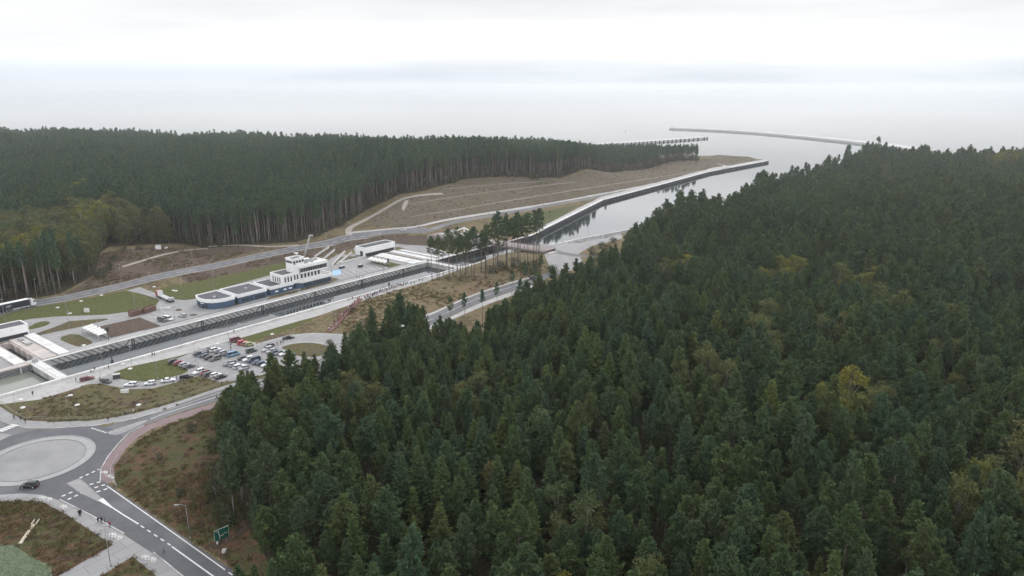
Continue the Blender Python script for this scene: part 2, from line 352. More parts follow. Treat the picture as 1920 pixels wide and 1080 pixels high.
reg('grass_triangle', 'lawn', G2([(-30, 612), (60, 597), (100, 593), (200, 589), (262, 581), (290, 573), (299, 562), (270, 552), (237, 545), (180, 556), (120, 568), (67, 576), (-30, 597)]), 'green lawn between the left road and the paved yard')
reg('hillside', 'terrace', G2([(700, 425), (690, 405), (760, 372), (800, 362), (870, 338), (960, 333), (1040, 335), (1130, 327), (1240, 310), (1312, 300), (1360, 291), (1412, 296), (1430, 301), (1362, 311), (1345, 321), (1200, 351), (1100, 370), (1000, 389), (900, 404), (830, 415), (785, 427)]), 'brown terraced hillside with faint dirt lines')
reg('harbour_meadow', 'pale_grass', G2([(930, 428), (1000, 400), (1060, 388), (1085, 386), (1060, 400), (1010, 430), (960, 440)]), 'pale green meadow by the harbour quay')
reg('mound', 'mound', G2([(640, 600), (690, 560), (800, 528), (870, 512), (1000, 490), (1030, 500), (1000, 520), (830, 580), (740, 618), (700, 632), (640, 622)]), 'dry grassy mound between the canal and the road')
reg('steep_bank', 'bank', G2([(215, 905), (212, 880), (228, 856), (255, 830), (300, 803), (392, 768), (420, 760), (430, 800), (425, 880), (450, 960), (490, 1030), (530, 1095), (470, 1090), (440, 1065), (330, 992), (222, 915)]), 'rough brown and green bank beside the red cycle path')
reg('brown_meadow', 'bank', G2([(-30, 944), (40, 939), (80, 942), (125, 966), (212, 1022), (100, 1085), (-30, 1090)]), 'brown heath patch inside the footpath bend')
reg('pale_meadow', 'mint_grass', G2([(-30, 1018), (25, 1022), (60, 1045), (95, 1060), (100, 1090), (-30, 1095)]), 'pale green grass in the lower left corner')
reg('lower_meadow', 'bank', G2([(248, 1045), (300, 1085), (310, 1095), (170, 1095)]), 'brown grass wedge beside the footpath fork')
# paved yard west of the lock
reg('paved_yard', 'paving', G2([(-30, 614), (60, 598), (100, 594), (200, 590), (262, 582), (294, 572), (299, 562), (270, 552), (238, 545), (262, 538), (290, 549), (318, 560), (345, 563), (369, 560), (400, 545), (536, 508), (600, 498), (632, 478), (655, 470), (668, 461), (735, 456), (800, 461), (850, 476), (868, 484)]) + [S(240, 34), S(240, 25.5), S(-2, 25.5), S(-2, 60), S(-40, 64)], 'grey paved yard west of the lock chamber')
reg('paved_yard', 'paving', [S(-60, 26), S(-60, 64), S(-4.7, 62), S(-4.7, 25.6)], 'grey paving left of the south lock gate')
reg('quay_strip', 'paving_pale', [S(2, 25.4), S(206, 25.4), S(206, 30), S(2, 30)], 'pale concrete strip along the far side of the lock')
reg('yard_road', 'asphalt', [S(40, 30.2), S(200, 30.2), S(200, 31.4), S(40, 31.4)], 'narrow grey drain strip along the quay')
isl = 'planted island in the paved yard'
reg('planting_island', 'lawn', smooth(G2([(50, 615), (72, 603), (90, 602), (96, 606), (80, 613), (52, 619)]), 1), 'small green ' + isl + ' by the white gate house')
reg('planting_island', 'mixed_grass', G2([(47, 626), (60, 628), (100, 614), (130, 602), (200, 597), (203, 599), (150, 613), (100, 623), (65, 631)]), 'long tapering grass ' + isl)
reg('planting_island', 'dirt', G2([(187, 612), (262, 595), (302, 611), (207, 634), (198, 624)]), 'large bare brown ' + isl)
reg('planting_island', 'mixed_grass', smooth(G2([(106, 634), (140, 624), (168, 637), (176, 643), (152, 651), (135, 647)]), 1), 'rounded brown ' + isl + ' beside the white shelter')
reg('planting_island', 'dirt', smooth(G2([(326, 582), (336, 578), (343, 581), (334, 584)]), 1), 'smallest dark ' + isl + ' near the parked flatbed')
reg('planting_island', 'dirt', smooth(G2([(352, 591), (364, 588), (373, 590), (361, 593)]), 1), 'lens shaped dark ' + isl)
reg('planting_island', 'heath', G2([(411, 581), (447, 572), (476, 563), (470, 561), (440, 569)]), 'brown bed along the front of the rounded blue block')
reg('planting_island', 'heath', G2([(500, 563), (557, 549), (562, 545), (556, 544), (505, 556)]), 'brown bed along the middle of the harbour building')
reg('planting_island', 'heath', G2([(563, 546), (618, 531), (636, 524), (624, 520), (566, 535)]), 'brown bed along the east wing of the harbour building')
reg('planting_island', 'mixed_grass', G2([(622, 498), (634, 482), (668, 480), (674, 484), (650, 489)]), 'green triangle in the north of the paved yard')
reg('planting_island', 'lawn', G2([(693, 491), (707, 487), (753, 496), (731, 502)]), 'green rectangle beside the long white shelter')
reg('planting_island', 'heath', G2([(733, 465), (748, 463), (761, 467), (742, 469)]), 'dark bed north of the white gate house')
reg('planting_island', 'heath', G2([(638, 473), (662, 466), (667, 475), (650, 478)]), 'brown bed south of the white gate house')
reg('parking_bay', 'blue_paint', G2([(623, 508), (638, 505), (640, 514), (624, 517)]), 'light blue painted parking bay in the north yard')
# east side path, car park, ring road
reg('canal_path', 'paving_pale', [S(-60, -.9), S(-22, -.9), S(0, -.9), S(96, -.9), S(200, -.9), S(235, -1)] + G2([(800, 528), (690, 561), (560, 602), (430, 640), (330, 669), (240, 688), (206, 703), (150, 726), (75, 749), (0, 758)]) + [S(-60, -12)], 'pale paved path along the near side of the lock')
reg('car_park', 'paving', G2([(120, 736), (208, 700), (300, 684), (345, 667), (372, 654), (432, 641), (462, 650), (500, 639), (540, 628), (585, 624), (640, 626), (665, 634), (660, 650), (640, 662), (600, 674), (560, 687), (500, 701), (445, 713), (415, 717), (375, 705), (365, 707), (330, 717), (285, 728), (240, 730), (212, 724), (187, 719), (160, 721)]), 'grey paved car park and ring road')
reg('grass_island', 'lawn', smooth(G2([(209, 701), (222, 694), (260, 685), (320, 672), (330, 683), (352, 690), (352, 699), (310, 710), (275, 716), (245, 714), (219, 709)]), 1), 'long green island south of the car park')
reg('grass_island', 'mixed_grass', smooth(G2([(523, 652), (545, 645), (575, 642), (605, 645), (622, 654), (612, 664), (590, 670), (556, 668)]), 1), 'oval green island inside the ring road')
reg('kerb_strip', 'kerb', band(smooth(G2([(465, 651), (500, 641), (540, 629), (585, 625), (640, 627)]), 2, False), .9), 'pale kerb along the top of the ring road', 4)
reg('kerb_strip', 'kerb', band(smooth(G2([(522, 651), (545, 643), (575, 640), (607, 643), (626, 653)]), 2, False), .9), 'pale kerb around the oval ring road island', 4)
# roads
roadL_t = [(-60, 590), (0, 578), (67, 562), (120, 554), (230, 530), (287, 515), (340, 504), (480, 476), (565, 459), (652, 440), (700, 431), (745, 427), (800, 427)]
roadL_b = [(-60, 604), (0, 591), (67, 575), (120, 566), (230, 542), (287, 527), (340, 516), (480, 487), (565, 470), (652, 452), (715, 440), (770, 437), (800, 437)]
reg('road', 'asphalt', G2(roadL_t + roadL_b[::-1]), 'grey two lane road along the left forest')
reg('road', 'asphalt', G2([(150, 803), (200, 799), (260, 784), (330, 761), (400, 737), (470, 715), (560, 689), (640, 663), (740, 619), (830, 582), (1000, 521), (1060, 500), (1066, 507), (1000, 532), (830, 598), (740, 641), (640, 683), (560, 709), (470, 734), (392, 757), (330, 775), (268, 798), (232, 824), (215, 850)]), 'grey road from the roundabout along the right forest')
reg('road', 'asphalt_dark', G2([(150, 868), (190, 872), (187, 900), (199, 905), (330, 997), (475, 1095), (350, 1095), (236, 1003), (112, 938), (60, 930), (110, 890)]), 'dark grey road leading down from the roundabout', 4)
reg('road', 'asphalt', G2([(-60, 760), (0, 790), (20, 800), (70, 802), (20, 850), (-60, 850)]), 'road arm leaving the roundabout on the left')
reg('roundabout', 'asphalt_dark', circ(21.4), 'dark asphalt ring of the roundabout', 5)
reg('roundabout_island', 'island_ring', circ(14.0), 'pale raised ring round the roundabout island', 4)
reg('roundabout_island', 'island_stone', circ(11.6), 'flat grey stone centre of the roundabout', 4)
reg('splitter_island', 'paving', smooth(G2([(198, 811), (211, 816), (226, 814), (278, 790), (274, 786), (222, 803)]), 1), 'pale traffic island on the right hand road', 3)
reg('splitter_island', 'paving', G2([(125, 906), (148, 897), (152, 898), (192, 935), (184, 940), (150, 924)]), 'pale wedge traffic island on the lower road', 3)
reg('splitter_island', 'paving', G2([(-40, 800), (0, 812), (22, 815), (0, 826), (-40, 830)]), 'pale traffic island on the left arm', 3)
reg('cycle_path', 'red_paving', G2([(188, 900), (190, 880), (203, 858), (222, 834), (245, 811), (270, 799), (330, 777), (392, 759), (470, 735), (560, 711), (640, 686), (640, 694), (560, 720), (470, 744), (392, 768), (330, 790), (285, 804), (258, 820), (234, 843), (213, 876), (216, 902), (205, 907)]), 'red paved cycle path curving round the roundabout', 5)
reg('pavement', 'paving', G2([(-40, 930), (40, 925), (80, 928), (110, 938), (172, 968), (233, 1003), (290, 1040), (360, 1092), (312, 1095), (248, 1043), (170, 1092), (100, 1085), (212, 1022), (125, 965), (80, 941), (40, 938), (-40, 944)]), 'pale footpath along the lower road with a branch')
reg('pavement', 'paving', G2([(-40, 742), (0, 762), (20, 775), (45, 788), (100, 791), (180, 788), (250, 776), (330, 754), (400, 730), (470, 708), (470, 714), (400, 736), (330, 760), (255, 784), (180, 797), (100, 801), (45, 802), (15, 796), (-40, 770)]), 'footpath along the top of the roundabout', 5)
reg('pavement', 'paving_pale', G2([(745, 618), (830, 581), (1000, 520), (1000, 517), (830, 577), (742, 614)]), 'pale footpath beside the road on the mound', 5)
reg('pavement', 'paving_pale', G2([(1000, 533), (830, 599), (740, 642), (740, 649), (830, 606), (1000, 540)]), 'pale footpath on the forest side of the road', 5)
reg('gravel_track', 'path_dirt', band(smooth(G2([(655, 441), (652, 430), (668, 420), (702, 402), (740, 380), (760, 371), (790, 366), (830, 363)]), 2, False), 4.2), 'pale gravel track climbing to the hillside', 5)
reg('promenade', 'paving_pale', band(G2(smooth([(650, 437), (720, 430), (780, 426), (830, 413), (900, 402), (1000, 387), (1100, 369), (1200, 350), (1300, 331), (1345, 319), (1364, 311), (1345, 307)], 3, False)), 3.6), 'white paved promenade at the foot of the hillside', 6)
reg('service_road', 'asphalt', band(G2(smooth([(800, 433), (850, 416), (905, 407), (1000, 391), (1100, 373), (1200, 354), (1300, 335), (1345, 323), (1368, 312), (1395, 308)], 3, False)), 5.0), 'grey service road below the hillside', 6)
reg('harbour_quay', 'paving_pale', [tuple(np.array(harbW[2]) + np.array((-.8, .5)))] + [tuple(np.array(p) + np.array((-.9, .5))) for p in harbW[3:]] + G2([(1432, 299), (1330, 316), (1235, 341), (1127, 369), (1088, 388), (1010, 428)]), 'pale concrete quay along the harbour', 8)
reg('harbour_square', 'paving', G2([(1012, 459), (1060, 452), (1160, 436), (1168, 448), (1110, 462), (1085, 476), (1100, 500), (1060, 510), (1030, 500)]), 'grey paved square at the east end of the bridge')
reg('harbour_bank', 'mound', G2([(1168, 447), (1110, 461), (1085, 476), (1100, 505), (1080, 516), (1175, 508), (1185, 470)]), 'brown grassy bank behind the harbour square')
reg('service_road', 'asphalt', band(smooth(G2([(1020, 467), (1050, 474), (1085, 480), (1130, 480), (1170, 476)]), 2, False), 6.0), 'curved grey road behind the harbour square', 5)
for a, b in (((830, 355), [(900, 348), (960, 343), (1020, 340)]), ((762, 383), [(870, 366), (1000, 350), (1080, 341)]), ((772, 406), [(850, 394), (960, 375), (1100, 353), (1230, 333), (1320, 319)]), ((390, 466), [(330, 470), (230, 500)]), ((560, 460), [(500, 463), (455, 459), (390, 462)])):
    reg('dirt_track', 'track_dirt' if a[0] > 600 else 'path_dirt', band(G2(smooth([a] + b, 3, False)), 1.3 if a[0] > 600 else 2.6), 'thin pale dirt line across the slope near ' + {830: 'the forest edge', 762: 'the middle terrace', 772: 'the lower terrace', 390: 'the left road bend', 560: 'the left forest'}[a[0]], 8)
reg('sand_patch', 'path_dirt', smooth(G2([(753, 391), (755, 383), (760, 375), (767, 376), (763, 384), (760, 391), (756, 396)]), 1), 'bare sand slip beside the gravel track')
reg('beach', 'sand', [(-960, 1400), (0, 1085), (200, 1075), (200, 1050), (0, 1060), (-960, 1372)], 'pale beach beyond the forest', 30)
# forest areas (tree stands); also coloured forest floor
FL = [(-1500, 1500), (-957, 1350), (-500, 1195), (0, 1030), (200, 1018), (252, 1022)] + G2([(1312, 299), (1300, 303), (1240, 309), (1130, 326), (1040, 334), (960, 331), (870, 336), (795, 358), (750, 364), (690, 392), (655, 413), (640, 424), (600, 440), (556, 454), (480, 459), (330, 456), (205, 462), (188, 474), (178, 516), (112, 551), (60, 560), (-10, 572), (-120, 592)]) + [(-420, 300), (-1500, 500)]
FR = G2([(500, 1095), (470, 1040), (440, 975), (422, 900), (418, 830), (425, 785), (475, 764), (560, 743), (640, 720), (668, 686), (700, 660), (752, 628), (790, 632), (835, 662), (900, 648), (960, 614), (1000, 588), (1040, 556), (1090, 546), (1130, 524), (1166, 512), (1182, 480)]) + [S(350, -54), S(400, -68), S(450, -68), S(500, -60), S(600, -58), S(670, -60), S(760, -62), S(812, -70), (420, 845), (563, 838), (900, 720), (1100, 300), (600, 40), (60, 40), (-62, 70)]
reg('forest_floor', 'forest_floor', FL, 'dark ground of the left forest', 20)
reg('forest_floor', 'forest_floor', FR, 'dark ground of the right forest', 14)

# point cloud for the sheet
def grid(x0, x1, y0, y1, st, hole=None):
    gx, gy = np.meshgrid(np.arange(x0, x1, st), np.arange(y0, y1, st)); p = np.stack([gx.ravel(), gy.ravel()], 1).astype(float)
    p += rng.uniform(-.22, .22, p.shape) * st
    if hole: p = p[~((p[:, 0] > hole[0]) & (p[:, 0] < hole[1]) & (p[:, 1] > hole[2]) & (p[:, 1] < hole[3]))]
    return p
PTS = np.concatenate([grid(-330, 420, 60, 640, 9), grid(-800, 720, -60, 1420, 26, (-330, 420, 60, 640)), grid(-3000, 3000, -900, 2200, 160, (-800, 720, -60, 1420))])
V = [tuple(p) for p in PTS]; EDG = []
def addloop(l):
    o = len(V); V.extend([(float(a), float(b)) for a, b in l]); EDG.extend([(o + i, o + (i + 1) % len(l)) for i in range(len(l))])
cut = resample(canal, 12)
addloop(cut)
for _, _, p, _ in REG: addloop(p)
recess = [[S(s0, d0), S(s1, d0), S(s1, d1), S(s0, d1)] for s0, s1, d0, d1 in ((-4.6, -.6, 24.6, 58), (201.4, 205.4, 24.6, 62))]   # gate recesses
for r_ in recess: addloop(r_)
cv, ce, cf, *_ = delaunay_2d_cdt([Vector(p) for p in V], EDG, [], 0, 1e-4)
cv = np.array([(p.x, p.y) for p in cv]); cf = np.array([f for f in cf if len(f) == 3])
cen = cv[cf].mean(axis=1)
own = np.full(len(cf), -1)
order = [i for i, q in enumerate(REG) if q[0] == 'forest_floor'] + [i for i, q in enumerate(REG) if q[0] != 'forest_floor']
for i in order: own[inpoly(cen, REG[i][2])] = i
dead = inpoly(cen, canal)
for r_ in recess: dead |= inpoly(cen, r_)
own[dead] = -2
cz = H(cv)
def region_mesh(name, m, idx, kind='structure', label=None):
    f = cf[idx]; u, inv = np.unique(f, return_inverse=True); inv = inv.reshape(f.shape)
    me = bpy.data.meshes.new(name); me.from_pydata([(cv[i][0], cv[i][1], cz[i]) for i in u], [], [tuple(t) for t in inv])
    a = cv[f]; area = np.cross(a[:, 1] - a[:, 0], a[:, 2] - a[:, 0])
    if area.mean() < 0: me.flip_normals()
    me.polygons.foreach_set('use_smooth', [True] * len(f)); me.materials.append(MATS[m]); me.update()
    o = bpy.data.objects.new(name, me); COL.objects.link(o); tag(o, label, name.replace('_', ' '), None, kind); return o
region_mesh('ground', 'heath', np.where(own == -1)[0], label='rough brown and green heath ground of the spit')
for i, (nm, m, _, lb) in enumerate(REG):
    k = np.where(own == i)[0]
    if len(k): region_mesh(nm, m, k, label=lb)

# ------------------------------------------------------------------ water
def water_mat(name, c, rough, sc1, st):
    m, t, b = newmat(name); g = t.nodes.new('ShaderNodeNewGeometry')
    mpn = t.nodes.new('ShaderNodeMapping'); mpn.inputs['Scale'].default_value = (1, 1.7, 1); mpn.inputs['Rotation'].default_value = (0, 0, .5)
    t.links.new(g.outputs['Position'], mpn.inputs[0])
    n = t.nodes.new('ShaderNodeTexNoise'); n.inputs['Scale'].default_value = sc1; n.inputs['Detail'].default_value = 4
    t.links.new(mpn.outputs[0], n.inputs['Vector'])
    bp = t.nodes.new('ShaderNodeBump'); bp.inputs['Strength'].default_value = st; bp.inputs['Distance'].default_value = .25
    t.links.new(n.outputs['Fac'], bp.inputs['Height']); t.links.new(bp.outputs[0], b.inputs['Normal'])
    b.inputs['Base Color'].default_value = (*c, 1); b.inputs['Roughness'].default_value = rough; b.inputs['IOR'].default_value = 1.333
    b.inputs['Specular IOR Level'].default_value = .5; MATS[name] = m
water_mat('water', (.026, .032, .036), .035, .35, .03)
water_mat('basin_water', (.185, .20, .168), .12, .25, .15)
mb = MB(); mb.add([(-14000, -1000, WATER_Z), (14000, -1000, WATER_Z), (14000, 13000, WATER_Z), (-14000, 13000, WATER_Z)], [(0, 1, 2, 3)], 'water')
mb.build('sea_water', label='calm grey sea and canal water reflecting the overcast sky', cat='water', kind='structure')
mb = MB(); q = [S(-60, .3), S(-5.2, .3), S(-5.2, 24.2), S(-60, 24.2)]
mb.add([(x, y, WATER_Z + .12) for x, y in q], [(0, 1, 2, 3)], 'basin_water')
mb.build('basin_water', label='murky green water outside the lock gate', cat='water', kind='structure')
# ------------------------------------------------------------------ lock walls and quays
def P3(p, z): return (p[0], p[1], z)
def wall_along(mb, pts, thick, z0, z1, m): return mb.strip(pts, thick, z0, z1, m)
# far chamber wall with its slanted fender bars
root = empty('lock_wall', S(100, 24.5), label='pale concrete lock wall with slanted black fender bars, far side', cat='wall')
def local(o, p): return (p[0] - o.location.x, p[1] - o.location.y)
mb = MB(); mb.strip([local(root, S(-.5, 25.0)), local(root, S(201.2, 25.0))], .9, -8, -.05, 'concrete'); mb.build('wall', root)
mb = MB(); mb.strip([local(root, S(-.5, 24.95)), local(root, S(201.2, 24.95))], 1.1, -.05, .22, 'concrete_white'); mb.build('coping', root)
def bar(s0, s1, zt, zb, wd=.22, th=.18):
    m_ = MB(); q = []
    for d in (24.55, 24.55 - th):
        for (s, z) in ((s0, zt), (s0 + wd * 1.6, zt), (s1 + wd * 1.6, zb), (s1, zb)): q.append(P3(local(root, S(s, d)), z))
    return m_.add(q, [(0, 1, 2, 3), (7, 6, 5, 4), (0, 4, 5, 1), (1, 5, 6, 2), (2, 6, 7, 3), (3, 7, 4, 0)], 'rubber')
k = 0; s = 2.0
while s < 194:
    if k % 12 == 11:
        bar(s + 3.2, s + 1.2, -.15, -2.45).build('fender_bar', root)
        m_ = MB(); c = local(root, S(s + 4.2, 24.45)); m_.box((c[0], c[1], -1.3), (.35, .3, 2.5), 'steel_dark', CANAL_RZ); c = local(root, S(s + 5.0, 24.45)); m_.box((c[0], c[1], -1.3), (.2, .3, 2.5), 'rubber', CANAL_RZ)
        m_.build('ladder', root); s += 4.0
    else:
        bar(s, s + 2.8, -.12, -2.45).build('fender_bar', root); s += 2.36
    k += 1
root = empty('lock_wall', S(100, 0), label='white topped lock wall on the near side of the chamber', cat='wall')
mb = MB(); mb.strip([local(root, S(-60, -.35)), local(root, S(206, -.35))], .7, -8, -.02, 'concrete'); mb.build('wall', root)
mb = MB(); mb.strip([local(root, S(-60, -.42)), local(root, S(206, -.42))], 1.05, -.02, .75, 'concrete_white'); mb.build('coping', root)
root = empty('quay_wall', S(-30, 24.5), label='dark striped quay wall at the lower left outside the gate', cat='wall')
mb = MB(); mb.strip([local(root, S(-60, 24.9)), local(root, S(-4.9, 24.9))], .8, -8, -.1, 'dark_wall')
for i in range(4): mb.strip([local(root, S(-59.9, 24.46)), local(root, S(-5.2, 24.46))], .12, -2.3 + i * .6, -2.15 + i * .6, 'galv')
mb.build('wall', root)
mb = MB(); mb.strip([local(root, S(-60, 26.0)), local(root, S(-5, 26.0))], 3.0, -.1, .3, 'concrete_pink'); mb.build('coping', root)
for i in range(3):
    c = local(root, S(-8 - 9 * i, 24.3)); MB().box((c[0], c[1], -1.6), (.5, .5, 3.8), 'galv', CANAL_RZ).build('mooring_post', root)
# walls between the lock and the bridge
root = empty('quay_wall', S(250, 24.5), label='dark quay wall under the road bridge, far side', cat='wall')
ps = [S(206, 24.7), S(300, 24.7), harbW[2]]
mb = MB(); mb.strip([local(root, p) for p in ps], .8, -8, -.05, 'dark_wall'); mb.build('wall', root)
mb = MB(); mb.strip([local(root, p) for p in ps], 1.6, -.05, .35, 'concrete_white'); mb.build('coping', root)
root = empty('quay_wall', S(240, 0), label='concrete quay wall beside the pine clump, near side', cat='wall')
ps = [S(206, -.4), S(230, -.4), S(280, -3.4), S(290, -3.6)]
mb = MB(); mb.strip([local(root, p) for p in ps], .8, -8, 0, 'concrete'); mb.build('wall', root)
mb = MB(); mb.strip([local(root, p) for p in ps], 1.4, 0, .6, 'concrete_white'); mb.build('coping', root)
# harbour quay with pile wall
hp = [harbW[2]] + resample(harbW[2:], 30, False)[1:]
root = empty('harbour_wall', (hp[0][0], hp[0][1], 0), label='long dark pile wall with pale cap along the harbour', cat='wall')
mb = MB(); mb.strip([local(root, p) for p in hp], .8, -8, .1, 'dark_wall'); mb.build('wall', root)
mb = MB(); mb.strip([local(root, (p[0] - .6, p[1] + .4)) for p in hp], 2.2, .1, .7, 'concrete_white'); mb.build('cap_beam', root)
fp = resample(harbW[3:], 6.4, False)
for i, p in enumerate(fp[:98]):
    c = local(root, p); m_ = MB(); m_.tube([(c[0] + .62, c[1] - .45, -6), (c[0] + .62, c[1] - .45, .35)], .34, 'steel_dark', 6); m_.build('fender_pile', root)
root = empty('quay_wall', S(320, -8), label='low pale edge wall along the right bank of the harbour', cat='wall')
ps = [S(291, -4.6), S(320, -8.8), S(356, -16.4), S(392, -22)]
mb = MB(); mb.strip([local(root, p) for p in ps], .9, -8, .3, 'concrete_white'); mb.build('coping', root)

# ------------------------------------------------------------------ lock gates, recesses and gate houses
def gate(name_lab, s0, s1, d_end, floor_lab):
    sm = (s0 + s1) / 2; r_ = empty('lock_gate', S(sm, 12), label=name_lab, cat='lock gate')
    mb = MB(); mb.strip([local(r_, S(sm, .15)), local(r_, S(sm, 29))], (s1 - s0) * .86, -7, -.1, 'concrete'); mb.build('gate_leaf', r_)
    mb = MB(); mb.strip([local(r_, S(sm, .15)), local(r_, S(sm, 29))], (s1 - s0) * 1.02, -.1, .25, 'concrete_white'); mb.build('walkway', r_)
    for ds in (-1.5, 1.5):
        m_ = MB(); n = 13
        for z in (.8, 1.3): m_.tube([P3(local(r_, S(sm + ds, .6)), z), P3(local(r_, S(sm + ds, 28.6)), z)], .045, 'galv', 4)
        for i in range(n): c = local(r_, S(sm + ds, .6 + 28 * i / (n - 1))); m_.tube([(c[0], c[1], .2), (c[0], c[1], 1.3)], .05, 'galv', 4)
        m_.build('railing', r_)
    m_ = MB(); c = local(r_, S(sm, 25.6)); m_.box((c[0], c[1], .8), (1.6, 1.8, 1.2), 'steel', CANAL_RZ); m_.box((c[0], c[1], 1.5), (1.0, 1.1, .4), 'galv', CANAL_RZ); m_.build('drive_box', r_)
    rc = empty('gate_recess', S(sm, 40), label=floor_lab, cat='recess')
    m_ = MB(); cs = [S(s0 - .4, 24.8), S(s1 + .4, 24.8), S(s1 + .4, d_end), S(s0 - .4, d_end)]
    m_.add([P3(local(rc, p), -3.2) for p in cs], [(0, 1, 2, 3)], 'concrete'); m_.build('floor', rc)
    for a, b in ((0, 3), (1, 2), (2, 3)):
        m_ = MB(); m_.strip([local(rc, cs[a]), local(rc, cs[b])], .7, -4, -.03 + .12, 'concrete_pink'); m_.build('side_wall', rc)
gate('closed south lock gate with a white railed walkway crossing the chamber', -4.4, -.8, 58, 'open concrete recess behind the south lock gate')
gate('closed north lock gate with a white railed walkway by the pine clump', 201.6, 205.2, 62, 'open concrete recess behind the north lock gate')
def slab(lab, s0, s1, d0, d1, m, z=.35):
    r_ = empty('gate_slab', S((s0 + s1) / 2, (d0 + d1) / 2), label=lab, cat='slab')
    m_ = MB(); m_.prism([local(r_, S(s0, d0)), local(r_, S(s1, d0)), local(r_, S(s1, d1)), local(r_, S(s0, d1))], -.5, z, m); m_.build('deck', r_); return r_
r1 = slab('wide pale concrete deck beside the south gate recess', -.1, 4.9, 25.9, 60, 'concrete_pink', .55)
m_ = MB(); m_.prism([local(r1, S(2.0, 48)), local(r1, S(4.3, 48)), local(r1, S(4.3, 53)), local(r1, S(2, 53))], .56, .9, 'steel_dark', 'concrete'); m_.build('machine_hatch', r1)
m_ = MB()
for dd in (47, 54.5, 56): c = local(r1, S(2.6, dd)); m_.box((c[0], c[1], 1.0), (1.6, 1.0, .9), 'steel', CANAL_RZ)
m_.build('winch', r1)
slab('narrow white concrete beam north of the wide south deck', 5.6, 9.4, 25.9, 61, 'concrete_white', .8)
slab('white concrete beam south of the south gate recess', -8.6, -5.3, 27.8, 60, 'concrete_white', .5)
slab('pale concrete deck beside the north gate recess', 196.6, 200.7, 26, 62, 'concrete_white', .5)
slab('narrow white beam on the south side of the north gate', 192.4, 195.4, 26, 60, 'concrete_white', .7)
slab('white concrete beam north of the north gate recess', 206.2, 210, 26, 62, 'concrete_white', .5)
slab('outermost pale beam north of the north gate', 212.6, 214.6, 28, 60, 'concrete_white', .6)
def gate_house(lab, s0, s1, d0, d1, h, door_s):
    r_ = empty('gate_house', S((s0 + s1) / 2, (d0 + d1) / 2), label=lab, cat='building')
    q = [local(r_, S(a, b)) for a, b in ((s0, d0), (s1, d0), (s1, d1), (s0, d1))]
    m_ = MB()
    for i in range(4): m_.strip([q[i], q[(i + 1) % 4]], .4, (.3 if i != 0 else 1.9), h, 'white_wall')
    m_.build('wall', r_)
    m_ = MB(); i4 = [local(r_, S(a, b)) for a, b in ((s0 + .25, d0 + .25), (s1 - .25, d0 + .25), (s1 - .25, d1 - .25), (s0 + .25, d1 - .25))]
    m_.prism(i4, h - .75, h - .35, 'roof_felt'); m_.build('roof', r_)
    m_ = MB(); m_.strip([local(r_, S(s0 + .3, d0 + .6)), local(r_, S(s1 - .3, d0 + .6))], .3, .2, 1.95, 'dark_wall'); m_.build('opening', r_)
    m_ = MB(); m_.strip([local(r_, S(s0 - .24, d0 + 1.6)), local(r_, S(s0 - .24, d0 + 4.2))], .12, .3, 3.0, 'steel_dark'); m_.build('door', r_)
gate_house('long white gate house with a dark roof at the north gate', 188.5, 212.5, 64, 72.5, 5.4, 0)
gate_house('white gate house with a dark roof at the left picture edge', -12, 7.5, 61, 69, 5.2, 0)

# ------------------------------------------------------------------ harbour building
hb = empty('harbour_building', S(72, 34), CANAL_RZ, label='long white and blue harbour building with a stepped white control tower', cat='building')
# local frame: x along the canal from s=72, y across from d=34 (to the west)
def parapet(mb, poly, z0, z1, m, th=.35):
    n = len(poly)
    for i in range(n): mb.strip([poly[i], poly[(i + 1) % n]], th, z0, z1, m)
def low_block(poly, zb, zt, skew=0):
    m_ = MB(); m_.prism(poly, 0, zb, 'blue_wall'); m_.build('lower_wall', hb)
    cx = sum(p[0] for p in poly) / len(poly); cy = sum(p[1] for p in poly) / len(poly)
    g = [(cx + (p[0] - cx) * 1.012, cy + (p[1] - cy) * 1.012) for p in poly]
    m_ = MB(); m_.prism(g, zb, zb + .25, 'white_wall'); parapet(m_, g, zb + .25, zt, 'white_wall', .36); m_.build('fascia', hb)
    ii = [(cx + (p[0] - cx) * .97, cy + (p[1] - cy) * .97) for p in poly]
    m_ = MB(); m_.prism(ii, zb + .26, zt - .45, 'roof_felt'); roof = m_.build('roof', hb)
    m2 = MB(); m2.box((cx + 1, cy - .5, zt - .1), (1.1, .9, .7), 'galv'); m2.build('roof_vent', roof)
p1 = [(0.6, 11.5), (.2, 8.5), (.8, 5.2), (2.4, 2.4), (5, .6), (8, 0), (12.4, .1), (12.4, 15.8), (2, 15.4)]
low_block(p1, 2.9, 4.6)
low_block([(14.6, .5), (29.8, .5), (29.8, 16), (14.6, 16)], 2.9, 4.6)
low_block([(32.0, .6), (45.4, .6), (45.4, 15), (32.0, 15)], 2.9, 4.6)
for x0, x1 in ((12.4, 14.6), (29.8, 32.0), (45.4, 47.4)):
    m_ = MB(); m_.prism([(x0 - .1, 3.4), (x1 + .1, 3.4), (x1 + .1, 13.6), (x0 - .1, 13.6)], 0, 3.5, 'blue_wall', 'roof_felt'); m_.build('link', hb)
def win_on(x0, x1, y, z0, z1, m='glass_dark', axis='x', name='window', th=.14):
    m_ = MB()
    if axis == 'x': m_.box(((x0 + x1) / 2, y, (z0 + z1) / 2), (x1 - x0, th, z1 - z0), m)
    else: m_.box((y, (x0 + x1) / 2, (z0 + z1) / 2), (th, x1 - x0, z1 - z0), m)
    return m_.build(name, hb)
for a in ((.35, 8.9, 9.8), (.55, 6.4, 7.6), (1.0, 4.6, 5.4)): win_on(a[1], a[2], a[0] - .12, .1, 2.2, 'glass_dark', 'y', 'door', .5)
m_ = MB(); m_.box((.12, 7.0, 2.5), (.2, 2.2, .26), 'white_wall', R(8)); m_.build('name_strip', hb)
